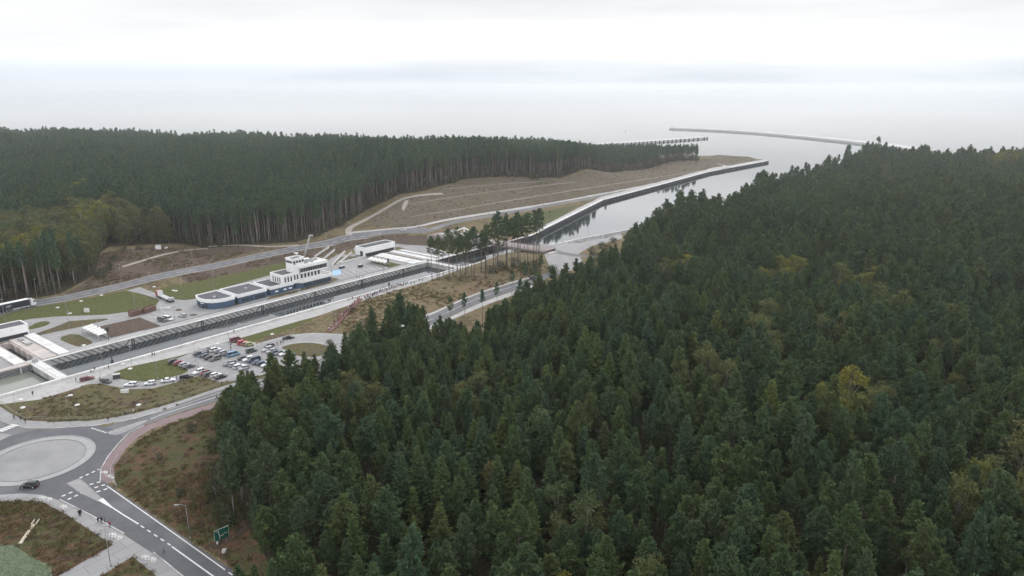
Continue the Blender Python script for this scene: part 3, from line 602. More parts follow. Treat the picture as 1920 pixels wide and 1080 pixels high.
for x in (16.6, 18.6, 20.6, 23.4, 25.4, 27.2): win_on(x, x + 1.4, .46, .6 if x < 22 else .1, 2.2)
for x in (34.6, 39.4, 42.4): win_on(x, x + 1.7, .56, 1.2, 1.95, 'lamp_glass')
# east wing: blue ground floor, white terrace
p4 = [(47.4, 2.8), (50.4, .2), (68.2, .2), (69, 3.4), (67.8, 10.5), (47.4, 10.5)]
m_ = MB(); m_.prism(p4, 0, 2.7, 'blue_wall'); m_.build('lower_wall', hb)
g4 = [(47.5, 2.5), (50.4, -.2), (68.5, -.2), (69.4, 3.4), (68.2, 10.9), (47.5, 10.9)]
m_ = MB(); m_.prism(g4, 2.7, 3.1, 'white_wall', 'concrete_white'); parapet(m_, g4, 3.1, 4.5, 'white_wall', .32); m_.build('terrace', hb)
for i in range(9): win_on(51.4 + i * 1.85, 52.6 + i * 1.85, .16, .6, 2.35)
# two storey block on the west
B0 = [(39.4, 1.2), (49.6, 1.2), (49.6, 11.4), (39.4, 11.4)]
m_ = MB(); m_.prism(B0, 3.2, 8.2, 'white_wall'); parapet(m_, [(39.55, 1.35), (49.5, 1.35), (49.5, 11.3), (39.55, 11.3)], 8.2, 8.75, 'white_wall', .32); m_.build('middle_block', hb)
m_ = MB(); m_.prism([(39.9, 1.7), (49.2, 1.7), (49.2, 10.9), (39.9, 10.9)], 8.2, 8.42, 'roof_felt'); m_.build('roof', hb)
for i in range(4): win_on(2.8 + i * 1.9, 3.4 + i * 1.9, 39.36, 4.7, 7.3, 'glass_dark', 'y')
for i in range(3): win_on(40.8 + i * 1.75, 41.5 + i * 1.75, 1.16, 4.7, 7.3)
for i in range(2): win_on(46.4 + i * 1.6, 47.1 + i * 1.6, 1.16, 5.0, 7.5)
# second storey set back above the terrace
m_ = MB(); m_.prism([(49.6, 2.6), (64, 2.6), (64, 10), (49.6, 10)], 3.1, 7.6, 'white_wall'); m_.build('upper_wall', hb)
for i in range(6): win_on(51.4 + i * 2.1, 52.4 + i * 2.1, 2.56, 4.6, 6.9)
# glazed control room
m_ = MB(); m_.prism([(50.2, 1.0), (67, 1.0), (67, 10.2), (50.2, 10.2)], 7.2, 7.9, 'white_wall'); m_.build('control_room_floor', hb)
m_ = MB(); m_.prism([(50.5, 1.3), (66.7, 1.3), (66.7, 10), (50.5, 10)], 7.9, 10.1, 'glass_dark'); gl = m_.build('control_room_glazing', hb)
for i in range(12): m_ = MB(); m_.box((50.6 + i * 1.455, 1.24, 9.0), (.13, .2, 2.2), 'steel'); m_.build('mullion', gl)
for i in range(6): m_ = MB(); m_.box((66.76, 1.4 + i * 1.6, 9.0), (.2, .13, 2.2), 'steel'); m_.build('mullion', gl)
m_ = MB(); m_.prism([(50, .8), (67.2, .8), (67.2, 10.4), (50, 10.4)], 10.1, 11.1, 'white_wall', 'concrete_white'); parapet(m_, [(50.1, .95), (67.05, .95), (67.05, 10.3), (50.1, 10.3)], 11.1, 11.6, 'white_wall', .28); up = m_.build('upper_roof', hb)
for x, y, a, b, c in ((56, 7.4, 2.2, 1.4, 1.2), (58.8, 7.4, 1.8, 1.4, 1.0), (61.6, 7.2, 2.4, 1.2, 1.1), (64.4, 7.2, 1.5, 1.3, .9), (60, 4.4, 1.2, 1.0, .8), (56.5, 4.6, 2.8, .9, .7)):
    m_ = MB(); m_.box((x, y, 11.1 + c / 2), (a, b, c), 'galv'); m_.box((x, y, 11.15 + c), (a * .8, b * .8, .1), 'steel_dark'); m_.build('roof_plant', up)
m_ = MB(); m_.prism([(55.2, 8.4), (61.5, 8.4), (61.5, 10), (55.2, 10)], 11.12, 12.5, 'white_wall'); m_.build('roof_screen', up)
# tower
m_ = MB(); m_.prism([(46.6, 2.0), (53.6, 2.0), (53.6, 7.6), (46.6, 7.6)], 8.0, 14.6, 'white_wall'); m_.build('tower', hb)
m_ = MB(); m_.prism([(46.4, 1.8), (53.8, 1.8), (53.8, 7.8), (46.4, 7.8)], 14.6, 14.8, 'white_wall', 'roof_felt'); parapet(m_, [(46.6, 2), (53.6, 2), (53.6, 7.6), (46.6, 7.6)], 14.8, 15.6, 'white_wall', .4); tw = m_.build('tower_roof', hb)
for i in range(4): win_on(47.0 + i * 1.7, 48.2 + i * 1.7, 1.94, 13.2, 14.2)
win_on(47.6, 48.2, 1.94, 12.4, 13.1)
for i in range(3): win_on(2.4 + i * 1.7, 3.7 + i * 1.7, 46.54, 13.2, 14.3, 'glass_dark', 'y')
m_ = MB(); m_.tube([(52, 6.0, 14.8), (52, 6.0, 17.0)], .2, 'white_wall'); m_.tube([(51.0, 6.1, 17.2), (53.0, 5.9, 16.9)], .38, 'white_wall', 8); m_.build('antenna', tw)
m_ = MB(); m_.tube([(53.0, 6.8, 14.8), (53.0, 6.8, 16.8)], .12, 'white_wall'); m_.tube([(53.0, 6.8, 16.5), (53.4, 6.8, 17.2)], .42, 'white_wall', 8, .1); m_.build('dish', tw)
# leaning lattice mast behind the tower
a = G(566, 498); b = (px0(584, 446, 26)); 
mr = empty('lattice_mast', a, label='grey leaning lattice mast rising behind the white tower', cat='mast')
tp = Vector((b[0], b[1], 26)); a3 = Vector(a); dirv = (tp - a3); dirv = Vector((5.2, 2.2, 17.0))
m_ = MB()
for dx, dy in ((-.6, -.5), (.6, -.5), (0, .6)): m_.tube([(dx, dy, 0), (dirv.x + dx * .5, dirv.y + dy * .5, dirv.z)], .12, 'galv', 4)
for i in range(15):
    t0, t1 = i / 15, (i + 1) / 15
    for (p, q) in (((-.6, -.5), (.6, -.5)), ((.6, -.5), (0, .6)), ((0, .6), (-.6, -.5))): m_.tube([(dirv.x * t0 + p[0] * (1 - t0 / 2), dirv.y * t0 + p[1] * (1 - t0 / 2), dirv.z * t0), (dirv.x * t1 + q[0] * (1 - t1 / 2), dirv.y * t1 + q[1] * (1 - t1 / 2), dirv.z * t1)], .06, 'galv', 4)
m_.build('lattice', mr)
m_ = MB(); m_.box((dirv.x + .6, dirv.y, dirv.z), (2.2, .7, .7), 'galv'); m_.build('head', mr)
m_ = MB(); m_.box((0, 0, .3), (2.4, 2.2, .9), 'concrete'); m_.build('base', mr)

# ------------------------------------------------------------------ ramps and white rails north of the tower
for i, (p, q, lab) in enumerate((((590, 483), (617, 465), 'longest white sloping ramp wall behind the tower'), ((606, 488), (628, 470), 'white sloping ramp wall beside the paved walk'), ((622, 499), (647, 473), 'white sloping ramp wall left of the green triangle'), ((632, 497), (660, 475), 'white sloping ramp wall across the green triangle'), ((635, 495), (686, 482), 'low white wall along the bottom of the green triangle'))):
    a, b = G(*p), G(*q); r_ = empty('ramp_wall', a, label=lab, cat='wall', group='white ramp walls behind the tower')
    L = math.dist(a[:2], b[:2]); m_ = MB(); m_.strip([(0, 0, 0), (b[0] - a[0], b[1] - a[1], b[2] - a[2])], .5, 0, 1.0, 'concrete_white'); m_.build('wall', r_)
    m_ = MB(); m_.tube([(0, 0, 1.9), (b[0] - a[0], b[1] - a[1], b[2] - a[2] + 1.9)], .05, 'galv', 4)
    for t in np.linspace(0, 1, 7): m_.tube([((b[0] - a[0]) * t, (b[1] - a[1]) * t, (b[2] - a[2]) * t + .9), ((b[0] - a[0]) * t, (b[1] - a[1]) * t, (b[2] - a[2]) * t + 1.9)], .04, 'galv', 4)
    m_.build('handrail', r_)
# ------------------------------------------------------------------ white ribbed shelters
def shelter(lab, corners):
    c = [G(*p) for p in corners]; o = np.mean(np.array(c), axis=0); r_ = empty('shelter', tuple(o), label=lab, cat='shelter', group='white ribbed shelters in the paved yard')
    q = [(p[0] - o[0], p[1] - o[1]) for p in c]
    A, B, C_, D = [Vector(p) for p in q]; n = 5
    for i in range(n):
        t0, t1 = (i + .04) / n, (i + .9) / n; m_ = MB()
        e0, e1 = A.lerp(B, t0), A.lerp(B, t1); f0, f1 = D.lerp(C_, t0), D.lerp(C_, t1); mid0, mid1 = e0.lerp(e1, .5), f0.lerp(f1, .5)
        m_.add([(*e0, 2.5), (*mid0, 3.0), (*e1, 2.5), (*f1, 2.5), (*mid1, 3.0), (*f0, 2.5), (*e0, 2.3), (*e1, 2.3), (*f1, 2.3), (*f0, 2.3)], [(0, 1, 4, 5), (1, 2, 3, 4), (0, 6, 7, 2, 1), (5, 4, 3, 8, 9), (0, 5, 9, 6), (2, 7, 8, 3), (6, 9, 8, 7)], 'tarp'); m_.build('roof_panel', r_)
    for p in (A, B, C_, D):
        m_ = MB(); p = p * .94; m_.tube([(p.x, p.y, 0), (p.x, p.y, 2.4)], .09, 'galv'); m_.build('post', r_)
    m_ = MB(); m_.strip([tuple(C_ * .96), tuple(D * .96)], .15, .1, 1.4, 'concrete_white'); m_.build('low_wall', r_)
shelter('white shelter with a five rib roof beside the brown island', [(154, 625), (186, 640), (205, 634), (173, 618)])
shelter('white shelter with a ribbed roof in the north yard', [(688, 494), (722, 501), (730, 497), (695, 490)])

# ------------------------------------------------------------------ road bridge
dW, dE = S(246, 62), S(259, -22); br = empty('road_bridge', (*S(252, 20), 5.0), label='reddish decked road bridge over the canal behind the pine clump', cat='bridge')
def LB(s, d, z): p = S(s, d); return (p[0] - br.location.x, p[1] - br.location.y, z - 5.0)
def zb(d): return 5.4 - (62 - d) / 84 * 1.6
def deckpt(d, off): t = (62 - d) / 84; return (246 + 13 * t + off)
m_ = MB(); n = 12; vs = []; fs = []
for i in range(n + 1):
    d = 62 - 84 * i / n
    for off, dz in ((-5.5, 0), (5.5, 0), (5.5, -1.2), (-5.5, -1.2)): vs.append(LB(deckpt(d, off), d, zb(d) + dz))
for i in range(n):
    o = 4 * i
    for k in range(4): fs.append((o + k, o + (k + 1) % 4, o + 4 + (k + 1) % 4, o + 4 + k))
m_.add(vs, fs, 'red_deck'); m_.build('deck', br)
for off in (-5.3, 5.3):
    m_ = MB()
    for z in (.5, 1.1): m_.tube([LB(deckpt(d, off), d, zb(d) + z) for d in (62, 40, 20, 0, -22)], .06, 'bridge_rail', 4)
    for d in np.arange(62, -22.1, -2.8): m_.tube([LB(deckpt(d, off), d, zb(d)), LB(deckpt(d, off), d, zb(d) + 1.1)], .05, 'bridge_rail', 4)
    m_.build('railing', br)
for d, ww in ((60, 8), (28, 3), (-3.5, 3), (-20, 8)):
    m_ = MB(); c = LB(deckpt(d, 0), d, 0); m_.box((c[0], c[1], (zb(d) - 1.2 - 5 - 9) / 2 + .0), (ww if ww > 5 else 9.5, ww if ww < 5 else 10, zb(d) - 1.2 - 5 + 9), 'concrete_pink' if d > 40 or d < -10 else 'concrete', CANAL_RZ + (0 if ww < 5 else 0)); m_.build('pier', br)
for off, z0, dd in ((-5.0, 0, 43), (5.0, 0, 43)):
    m_ = MB(); a, b, c = LB(deckpt(dd + 11, off), dd + 11, zb(dd + 11) + .6), LB(deckpt(dd, off), dd, zb(dd) + 5.2), LB(deckpt(dd - 15, off), dd - 15, zb(dd - 15) + .6)
    e = LB(deckpt(dd, off), dd, zb(dd))
    for p, q in ((a, b), (b, c)): m_.tube([p, q], .42, 'white_wall', 4)
    m_.tube([b, e], .5, 'white_wall', 4); m_.build('bascule_frame', br)
# red railed stairs on the mound
sa, sb = Vector(G(617, 623)), Vector(G(676, 561)); mat('stair_tread', (.17, .10, .09)); st = empty('stairs', tuple(sa), label='red railed outdoor stairs climbing the bank to the canal path', cat='stairs')
dv = sb - sa; n = 40; m_ = MB(); dx2 = Vector((dv.x, dv.y)); rzs = math.atan2(dv.y, dv.x)
for i in range(n):
    t = (i + .5) / n; p = dv * t; zg = hz(sa.x + p.x, sa.y + p.y) - sa.z
    m_.box((p.x, p.y, zg + .1), (dx2.length / n * 1.02, 2.0, .5), 'stair_tread', rzs)
m_.build('steps', st)
nn = Vector((-dv.y, dv.x, 0)).normalized()
for sg in (-1.25, 1.25):
    m_ = MB(); ps = []
    for i in range(25):
        p = dv * (i / 24) + nn * sg; zg = hz(sa.x + p.x, sa.y + p.y) - sa.z; ps.append(Vector((p.x, p.y, zg)))
    for z in (.55, 1.15): m_.tube([p + Vector((0, 0, z)) for p in ps], .05, 'red_rail', 4)
    for p in ps: m_.tube([p, p + Vector((0, 0, 1.15))], .05, 'red_rail', 4)
    m_.build('railing', st)

# ------------------------------------------------------------------ breakwaters
def breakwater(name, lab, pts, wd, h, mtop, pile, side):
    r_ = empty(name, (*pts[0], WATER_Z), label=lab, cat='breakwater'); q = [(p[0] - pts[0][0], p[1] - pts[0][1]) for p in smooth(pts, 2, False)]
    m_ = MB(); n = len(q); P = [Vector(p) for p in q]; vs = []; fs = []
    for i in range(n):
        d = (P[min(i + 1, n - 1)] - P[max(i - 1, 0)]).normalized(); nn = Vector((-d.y, d.x)) * side
        for k, z in ((0, -5), (.5, h), (wd * .45, h + .2), (wd * .5, h + 1.4), (wd * .62, h + 1.4), (wd * .66, h), (wd, -5)): vs.append((*(P[i] + nn * k), z))
    for i in range(n - 1):
        for k in range(6): fs.append((i * 7 + k, i * 7 + k + 1, (i + 1) * 7 + k + 1, (i + 1) * 7 + k))
    fs += [tuple(range(7)), tuple((n - 1) * 7 + k for k in range(6, -1, -1))]
    m_.add(vs, fs, mtop); m_.build('mole', r_)
    m_ = MB(); m_.strip([tuple(P[i] - Vector((-(P[min(i + 1, n - 1)] - P[max(i - 1, 0)]).normalized().y, (P[min(i + 1, n - 1)] - P[max(i - 1, 0)]).normalized().x)) * side * .5) for i in range(n)], .9, -4, .7, 'steel'); m_.build('pile_wall', r_)
    if pile:
        for p in resample(q, 9.5, False)[:46]:
            m_ = MB(); m_.box((p[0] + .9, p[1] - 1.2, h / 2 - .5), (2.0, 2.0, h + 1.6), 'steel_dark'); m_.build('fender_pile', r_)
    return r_
W3 = lambda u, v: px0(u, v, -1.0)
ebw = breakwater('breakwater', 'long curved pale breakwater far out on the right', [W3(1255, 241), W3(1330, 244), W3(1400, 248), W3(1480, 255), W3(1560, 263), W3(1640, 272), W3(1735, 285)], 32, 3.6, 'mole_concrete', False, 1)
wbw = breakwater('breakwater', 'shorter straight breakwater with dark piles beyond the left forest', [(60, 1240), W3(1140, 272), W3(1230, 266), W3(1325, 259)], 26, 3.2, 'mole_concrete', True, 1)
def beacon(lab, p, h, m):
    r_ = empty('harbour_beacon', (*p, WATER_Z + 3.4), label=lab, cat='beacon')
    MB().tube([(0, 0, 0), (0, 0, h)], .9, m, 8, .6).build('column', r_); m_ = MB(); m_.tube([(0, 0, h), (0, 0, h + .3)], 1.4, 'white_wall', 8); m_.tube([(0, 0, h + .3), (0, 0, h + 1.6)], .6, 'lamp_glass', 8); m_.build('lantern', r_)
    c = MB(); c.box((2.6, 1.2, .9), (2, 2, 1.8), 'white_wall'); c.build('cabinet', r_)
e0 = W3(1258, 240); beacon('white light beacon at the outer end of the curved breakwater', (e0[0] + 8, e0[1] + 12), 7, 'white_wall')
e0 = W3(1313, 259); beacon('white light beacon at the end of the piled breakwater', (e0[0] - 3, e0[1] + 8), 7, 'white_wall')
def buoy(lab, u, v):
    x, y = px0(u, v, WATER_Z); r_ = empty('buoy', (x, y, WATER_Z), label=lab, cat='buoy')
    MB().tube([(0, 0, -.8), (0, 0, .9)], 1.5, 'tarp', 10).build('float', r_); MB().tube([(0, 0, .9), (0, 0, 5.5)], .7, 'tarp', 8, .25).build('mast', r_)
buoy('small pale buoy out at sea left of the breakwaters', 1173, 246)
# ------------------------------------------------------------------ trees
def leaf_mat(name, cols, trans=.25, nscale=.55):
    m, t, b = newmat(name); oi = t.nodes.new('ShaderNodeObjectInfo'); tcn = t.nodes.new('ShaderNodeTexCoord')
    r = t.nodes.new('ShaderNodeValToRGB'); els = r.color_ramp.elements; n = len(cols)
    for i, c in enumerate(cols):
        p = i / (n - 1); q = els[i] if i < 2 else els.new(p); q.position = p; q.color = (*c, 1)
    t.links.new(oi.outputs['Random'], r.inputs[0])
    nz_ = t.nodes.new('ShaderNodeTexNoise'); nz_.inputs['Scale'].default_value = nscale; nz_.inputs['Detail'].default_value = 3; t.links.new(tcn.outputs['Object'], nz_.inputs['Vector'])
    r2 = t.nodes.new('ShaderNodeValToRGB'); r2.color_ramp.elements[0].position = .32; r2.color_ramp.elements[0].color = (.62, .64, .66, 1); r2.color_ramp.elements[1].position = .7; r2.color_ramp.elements[1].color = (1.42, 1.38, 1.25, 1)
    t.links.new(nz_.outputs['Fac'], r2.inputs[0])
    k = t.nodes.new('ShaderNodeMix'); k.data_type = 'RGBA'; k.blend_type = 'MULTIPLY'; k.inputs['Factor'].default_value = 1
    t.links.new(r.outputs[0], k.inputs['A']); t.links.new(r2.outputs[0], k.inputs['B'])
    t.links.new(k.outputs['Result'], b.inputs['Base Color']); b.inputs['Roughness'].default_value = .75; b.inputs['Specular IOR Level'].default_value = .15
    tr = t.nodes.new('ShaderNodeBsdfTranslucent'); t.links.new(k.outputs['Result'], tr.inputs['Color'])
    ms = t.nodes.new('ShaderNodeMixShader'); ms.inputs[0].default_value = trans
    o = t.nodes['Material Output']; t.links.new(b.outputs[0], ms.inputs[1]); t.links.new(tr.outputs[0], ms.inputs[2]); t.links.new(ms.outputs[0], o.inputs['Surface'])
    MATS[name] = m; return m
leaf_mat('pine_needles', [(0.0767, 0.1204, 0.0615), (0.0996, 0.1392, 0.0571), (0.0716, 0.125, 0.0747), (0.1124, 0.1439, 0.0593), (0.0818, 0.125, 0.0571), (0.0921, 0.125, 0.0703), (0.0665, 0.1109, 0.0659)])
leaf_mat('canopy_needles', [(0.0819, 0.142, 0.0821), (0.0683, 0.1235, 0.0797), (0.1024, 0.1544, 0.0725), (0.0751, 0.1358, 0.0906), (0.116, 0.1605, 0.0748)])
leaf_mat('spruce_needles', [(0.0836, 0.1232, 0.0474), (0.0614, 0.1017, 0.0654), (0.1115, 0.15, 0.0528), (0.0692, 0.107, 0.0581), (0.1339, 0.166, 0.0528)])
leaf_mat('broad_leaves', [(.19, .18, .042), (.13, .15, .05), (.22, .20, .04), (.115, .14, .055), (.15, .14, .055)], .35)
leaf_mat('dull_leaves', [(0.11, 0.132, 0.055), (0.1375, 0.1375, 0.055), (0.0935, 0.1265, 0.0605), (0.154, 0.143, 0.0605)], .3)
leaf_mat('shrub_leaves', [(.06, .085, .035), (.085, .09, .04), (.11, .085, .05), (.05, .07, .035)], .3)
def bark_mat(name, lo, hi, h):
    m, t, b = newmat(name); tcn = t.nodes.new('ShaderNodeTexCoord'); sp = t.nodes.new('ShaderNodeSeparateXYZ'); t.links.new(tcn.outputs['Object'], sp.inputs[0])
    mr_ = t.nodes.new('ShaderNodeMapRange'); mr_.inputs['From Max'].default_value = h; t.links.new(sp.outputs['Z'], mr_.inputs['Value'])
    oi = t.nodes.new('ShaderNodeObjectInfo'); r = t.nodes.new('ShaderNodeValToRGB'); r.color_ramp.elements[0].color = (*lo, 1); r.color_ramp.elements[0].position = .25; r.color_ramp.elements[1].color = (*hi, 1); r.color_ramp.elements[1].position = .6
    t.links.new(mr_.outputs[0], r.inputs[0])
    h2 = t.nodes.new('ShaderNodeHueSaturation'); mv = t.nodes.new('ShaderNodeMapRange'); mv.inputs['To Min'].default_value = .55; mv.inputs['To Max'].default_value = 1.6
    t.links.new(oi.outputs['Random'], mv.inputs['Value']); t.links.new(mv.outputs[0], h2.inputs['Value']); t.links.new(r.outputs[0], h2.inputs['Color'])
    t.links.new(h2.outputs[0], b.inputs['Base Color']); b.inputs['Roughness'].default_value = .9; b.inputs['Specular IOR Level'].default_value = .1; MATS[name] = m
bark_mat('pine_bark', (.155, .14, .13), (.19, .155, .13), 20)
bark_mat('spruce_bark', (.10, .085, .07), (.10, .085, .07), 20)
bark_mat('birch_bark', (.24, .22, .2), (.19, .17, .15), 14)

def mk(name, V_, F_, mats, mi=None):
    me = bpy.data.meshes.new(name); V_ = np.asarray(V_, np.float32); F_ = np.asarray(F_, np.int32); n, k = F_.shape
    me.vertices.add(len(V_)); me.vertices.foreach_set('co', V_.ravel()); me.loops.add(n * k); me.loops.foreach_set('vertex_index', F_.ravel())
    me.polygons.add(n); me.polygons.foreach_set('loop_start', np.arange(0, n * k, k, dtype=np.int32)); 
    for m in mats: me.materials.append(MATS[m])
    if mi is not None: me.polygons.foreach_set('material_index', np.asarray(mi, np.int32))
    me.update(calc_edges=True); me.validate(); return me
def trunk_arrays(g, h, r0, limbs, lean=.03):
    m_ = MB(); a = g.uniform(0, 6.28); k = 7; pts = []
    for i in range(k):
        t = i / (k - 1); pts.append((math.cos(a) * lean * h * t * t + .25 * math.sin(t * 5 + a) * t, math.sin(a) * lean * h * t * t + .2 * math.cos(t * 4 + a) * t, h * t - (.6 if i == 0 else 0)))
    m_.tube(pts, r0, 'pine_bark', 7, r0 * .22)
    for p, q, r_ in limbs: m_.tube([p, q], r_, 'pine_bark', 3, r_ * .4, False)
    return m_, pts
def blades(g, P, D, L, Wd, droop=0.0):
    """one bent four-cornered needle spray per row"""
    n = len(P); up = g.normal(size=(n, 3)); s = np.cross(D, up); s /= np.linalg.norm(s, axis=1, keepdims=True) + 1e-9
    L = L[:, None]; Wd = Wd[:, None]
    mid = P + D * L * .5 + s * Wd * .5; mid2 = P + D * L * .5 - s * Wd * .5; tip = P + D * L; tip[:, 2] -= droop * L[:, 0]
    V_ = np.stack([P, mid, tip, mid2], 1).reshape(-1, 3); F_ = np.arange(4 * n).reshape(n, 4); return V_, F_
def unit(a): return a / (np.linalg.norm(a, axis=-1, keepdims=True) + 1e-9)
def pine(seed, h=24, base=.5, rad=2.7, dens=1.0, open_=0.0, point=0.0):
    g = np.random.default_rng(seed); limbs = []; P = []; D = []; L = []
    nw = int(12 * dens); z0 = h * base
    for wv in range(nw):
        t = (wv + g.uniform(0, .6)) / nw; z = z0 + (h - z0) * t ** .92 * .985
        prof = (math.sin(math.pi * min(1, .22 + .78 * t) ** 1.05) ** .8 if t < .93 else .35) * (1 - .25 * t); prof = max(prof, .2); prof = prof * (1 - point) + point * (min(1, .45 + 2.6 * t) * (1.04 - t) ** .72)
        nb = 5 if t < .8 else 4; a0 = g.uniform(0, 6.28)
        for b in range(nb):
            if g.random() < open_ * (1 - t): continue
            az = a0 + 6.283 * b / nb + g.normal(0, .3); ln = rad * prof * g.uniform(.62, 1.2); el = R(8 + 48 * t + g.normal(0, 9))
            d = np.array([math.cos(az) * math.cos(el), math.sin(az) * math.cos(el), math.sin(el)]); p0 = np.array([0, 0, z])
            tip = p0 + d * ln; tip[2] += .12 * ln
            limbs.append((tuple(p0), tuple(tip), .05))
            nt_ = max(4, int(ln * 4.6))
            for k in range(nt_):
                u = .28 + .72 * (k + g.random()) / nt_; c = p0 + (tip - p0) * u + g.normal(0, .16 + .13 * ln * .5, 3) * np.array([1, 1, .7])
                nb2 = 8
                dd = unit(g.normal(size=(nb2, 3)) * .75 + d * .55 + np.array([0, 0, .75])); P.append(np.repeat(c[None], nb2, 0)); D.append(dd); L.append(g.uniform(.45, .85, nb2))
    c = np.array([0, 0, h * .985]); dd = unit(g.normal(size=(12, 3)) * .4 + np.array([0, 0, 1])); P.append(np.repeat(c[None], 12, 0)); D.append(dd); L.append(g.uniform(.5, .9, 12))
    P, D, L = np.concatenate(P), np.concatenate(D), np.concatenate(L); V_, F_ = blades(g, P, D, L, L * .36)
    tm, _ = trunk_arrays(g, h * .97, h * .0085 + .03, limbs, .0); return (V_, F_), tm
def spruce(seed, h=23, rad=3.0, base=.12):
    g = np.random.default_rng(seed); limbs = []; P = []; D = []; L = []
    z = h * base
    while z < h * .97:
        t = (z / h - base) / (1 - base); ln0 = rad * (1 - t) ** .85 + .25; nb = 8 if t < .7 else 6; a0 = g.uniform(0, 6.28)
        for b in range(nb):
            az = a0 + 6.283 * b / nb + g.normal(0, .22); ln = ln0 * g.uniform(.72, 1.15); el = R(-14 + 42 * t + g.normal(0, 6))
            d = np.array([math.cos(az) * math.cos(el), math.sin(az) * math.cos(el), math.sin(el)]); side = np.array([-math.sin(az), math.cos(az), 0]); p0 = np.array([0, 0, z]); limbs.append((tuple(p0), tuple(p0 + d * ln), .04))
            nk = max(3, int(ln * 3.6))
            for k in range(nk):
                u = .2 + .8 * (k + .5) / nk; c = p0 + d * ln * u + np.array([0, 0, .14 * ln * u * u]); wd = (1 - u) * .55 * ln * .6 + .3
                for sg in (-1, 1):
                    n2 = 3; dd = unit(np.repeat((d * .55 + side * sg * .8 + np.array([0, 0, -.32]))[None], n2, 0) + g.normal(size=(n2, 3)) * .22); P.append(np.repeat(c[None], n2, 0) + g.normal(0, .08, (n2, 3))); D.append(dd); L.append(np.full(n2, wd) * g.uniform(.75, 1.3, n2))
                P.append(c[None]); D.append(unit((d + g.normal(size=3) * .15)[None])); L.append(np.array([.55]))
        z += .62 + .3 * (1 - t)
    P.append(np.array([[0, 0, h * .95]] * 4)); D.append(unit(np.array([[.1, 0, 1], [-.1, .1, 1], [0, -.1, 1], [.05, .05, 1.]]))); L.append(np.array([1.3, 1.1, 1.2, 1.]))
    P, D, L = np.concatenate(P), np.concatenate(D), np.concatenate(L); V_, F_ = blades(g, P, D, L, np.minimum(.34, L * .5), .22)
    tm, _ = trunk_arrays(g, h * .98, .24, limbs, 0); return (V_, F_), tm
def broad(seed, h=17, rad=4.2, base=.28, n=2400, size=.5):
    g = np.random.default_rng(seed); limbs = []; cl = []
    for i in range(34):
        a = g.uniform(0, 6.28); t = g.random(); z = h * (base + (1 - base) * t) * .96; r_ = rad * math.sin(math.pi * (.16 + .78 * t)) ** .7 * g.uniform(.45, 1)
        cl.append((math.cos(a) * r_, math.sin(a) * r_, z, g.uniform(.7, 1.5)))
    for c in cl[:16]: limbs.append(((0, 0, c[2] * .62), (c[0], c[1], c[2]), .1))
    cl = np.array(cl); k = g.integers(0, len(cl), n); off = unit(g.normal(size=(n, 3))) * (g.random((n, 1)) ** .4) * cl[k, 3:4] * np.array([1.1, 1.1, .75])
    P = cl[k, :3] + off; D = unit(off + g.normal(size=(n, 3)) * .7 + np.array([0, 0, .1])); L = g.uniform(.6, 1.2, n) * size
    V_, F_ = blades(g, P, D, L, L * .75); tm, _ = trunk_arrays(g, h * .8, .2, limbs, .02); return (V_, F_), tm
KINDS = {}
def proto(kind, name, crown, tm, leaf, bark):
    """meshes: trunk, crown and both joined (for the far mass)"""
    for i, m in enumerate(tm.mats): tm.mats[i] = bark
    t = tm.mesh(name + '_trunk'); c = mk(name + '_crown', crown[0], crown[1], [leaf])
    bm = bmesh.new(); bm.from_mesh(c); nf = len(bm.faces); bm.from_mesh(t); bm.faces.ensure_lookup_table()
    for f in list(bm.faces)[nf:]: f.material_index = 1
    j = bpy.data.meshes.new(name + '_joined'); bm.to_mesh(j); bm.free(); j.materials.append(MATS[leaf]); j.materials.append(MATS[bark])
    KINDS.setdefault(kind, []).append((t, c, j))
for i, (h, b, r_, op) in enumerate(((24, .50, 2.6, 0), (25, .46, 2.9, .05), (22, .42, 2.5, 0), (26, .55, 2.8, .1), (23, .48, 3.1, .05), (21, .36, 2.4, 0), (24, .52, 2.2, 0))): proto('forest_pine', f'pine{i}', *pine(100 + i, h, b, r_, 1.0, op), 'canopy_needles', 'pine_bark')
for i, (h, b, r_, op) in enumerate(((18, .26, 3.7, 0), (18.5, .34, 3.8, .05), (16.5, .22, 3.5, 0), (20, .40, 3.6, .1), (17, .26, 4.1, .05), (14.5, .18, 3.2, 0), (20, .34, 3.2, 0), (19, .42, 4.2, .12))): proto('pine', f'young_pine{i}', *pine(150 + i, h, b, r_, 1.1, op, (.9, .5, 1, .3, .8, 1, .9, .2)[i]), 'pine_needles', 'pine_bark')
for i, (h, b, r_) in enumerate(((27, .64, 2.4), (28, .68, 2.6), (25, .60, 2.5), (27, .7, 2.2))): proto('tall_pine', f'tall_pine{i}', *pine(200 + i, h, b, r_, .8, .32), 'canopy_needles', 'pine_bark')
for i, (h, b, r_) in enumerate(((27, .58, 3.2), (28, .62, 3.5), (26, .55, 3.0), (27, .6, 3.7))): proto('clump_pine', f'clump_pine{i}', *pine(260 + i, h, b, r_, .7, .55), 'pine_needles', 'pine_bark')
for i, (h, r_) in enumerate(((18.5, 3.7), (21, 4.1), (15.5, 3.3), (17.5, 4.3))): proto('spruce', f'spruce{i}', *spruce(300 + i, h, r_), 'spruce_needles', 'spruce_bark')
for i, (h, r_) in enumerate(((19, 4.4), (16, 4.0), (21, 4.6))): proto('broadleaf', f'broad{i}', *broad(400 + i, h, r_), 'broad_leaves', 'birch_bark')
for i, (h, r_) in enumerate(((18, 3.6), (20, 4.0), (15, 3.4))): proto('dull', f'dull{i}', *broad(420 + i, h, r_, .25, 2200), 'dull_leaves', 'birch_bark')
for i, (h, r_) in enumerate(((3.2, 1.7), (2.4, 1.5))): proto('bush', f'bush{i}', *broad(440 + i, h, r_, .08, 700, .32), 'shrub_leaves', 'birch_bark')

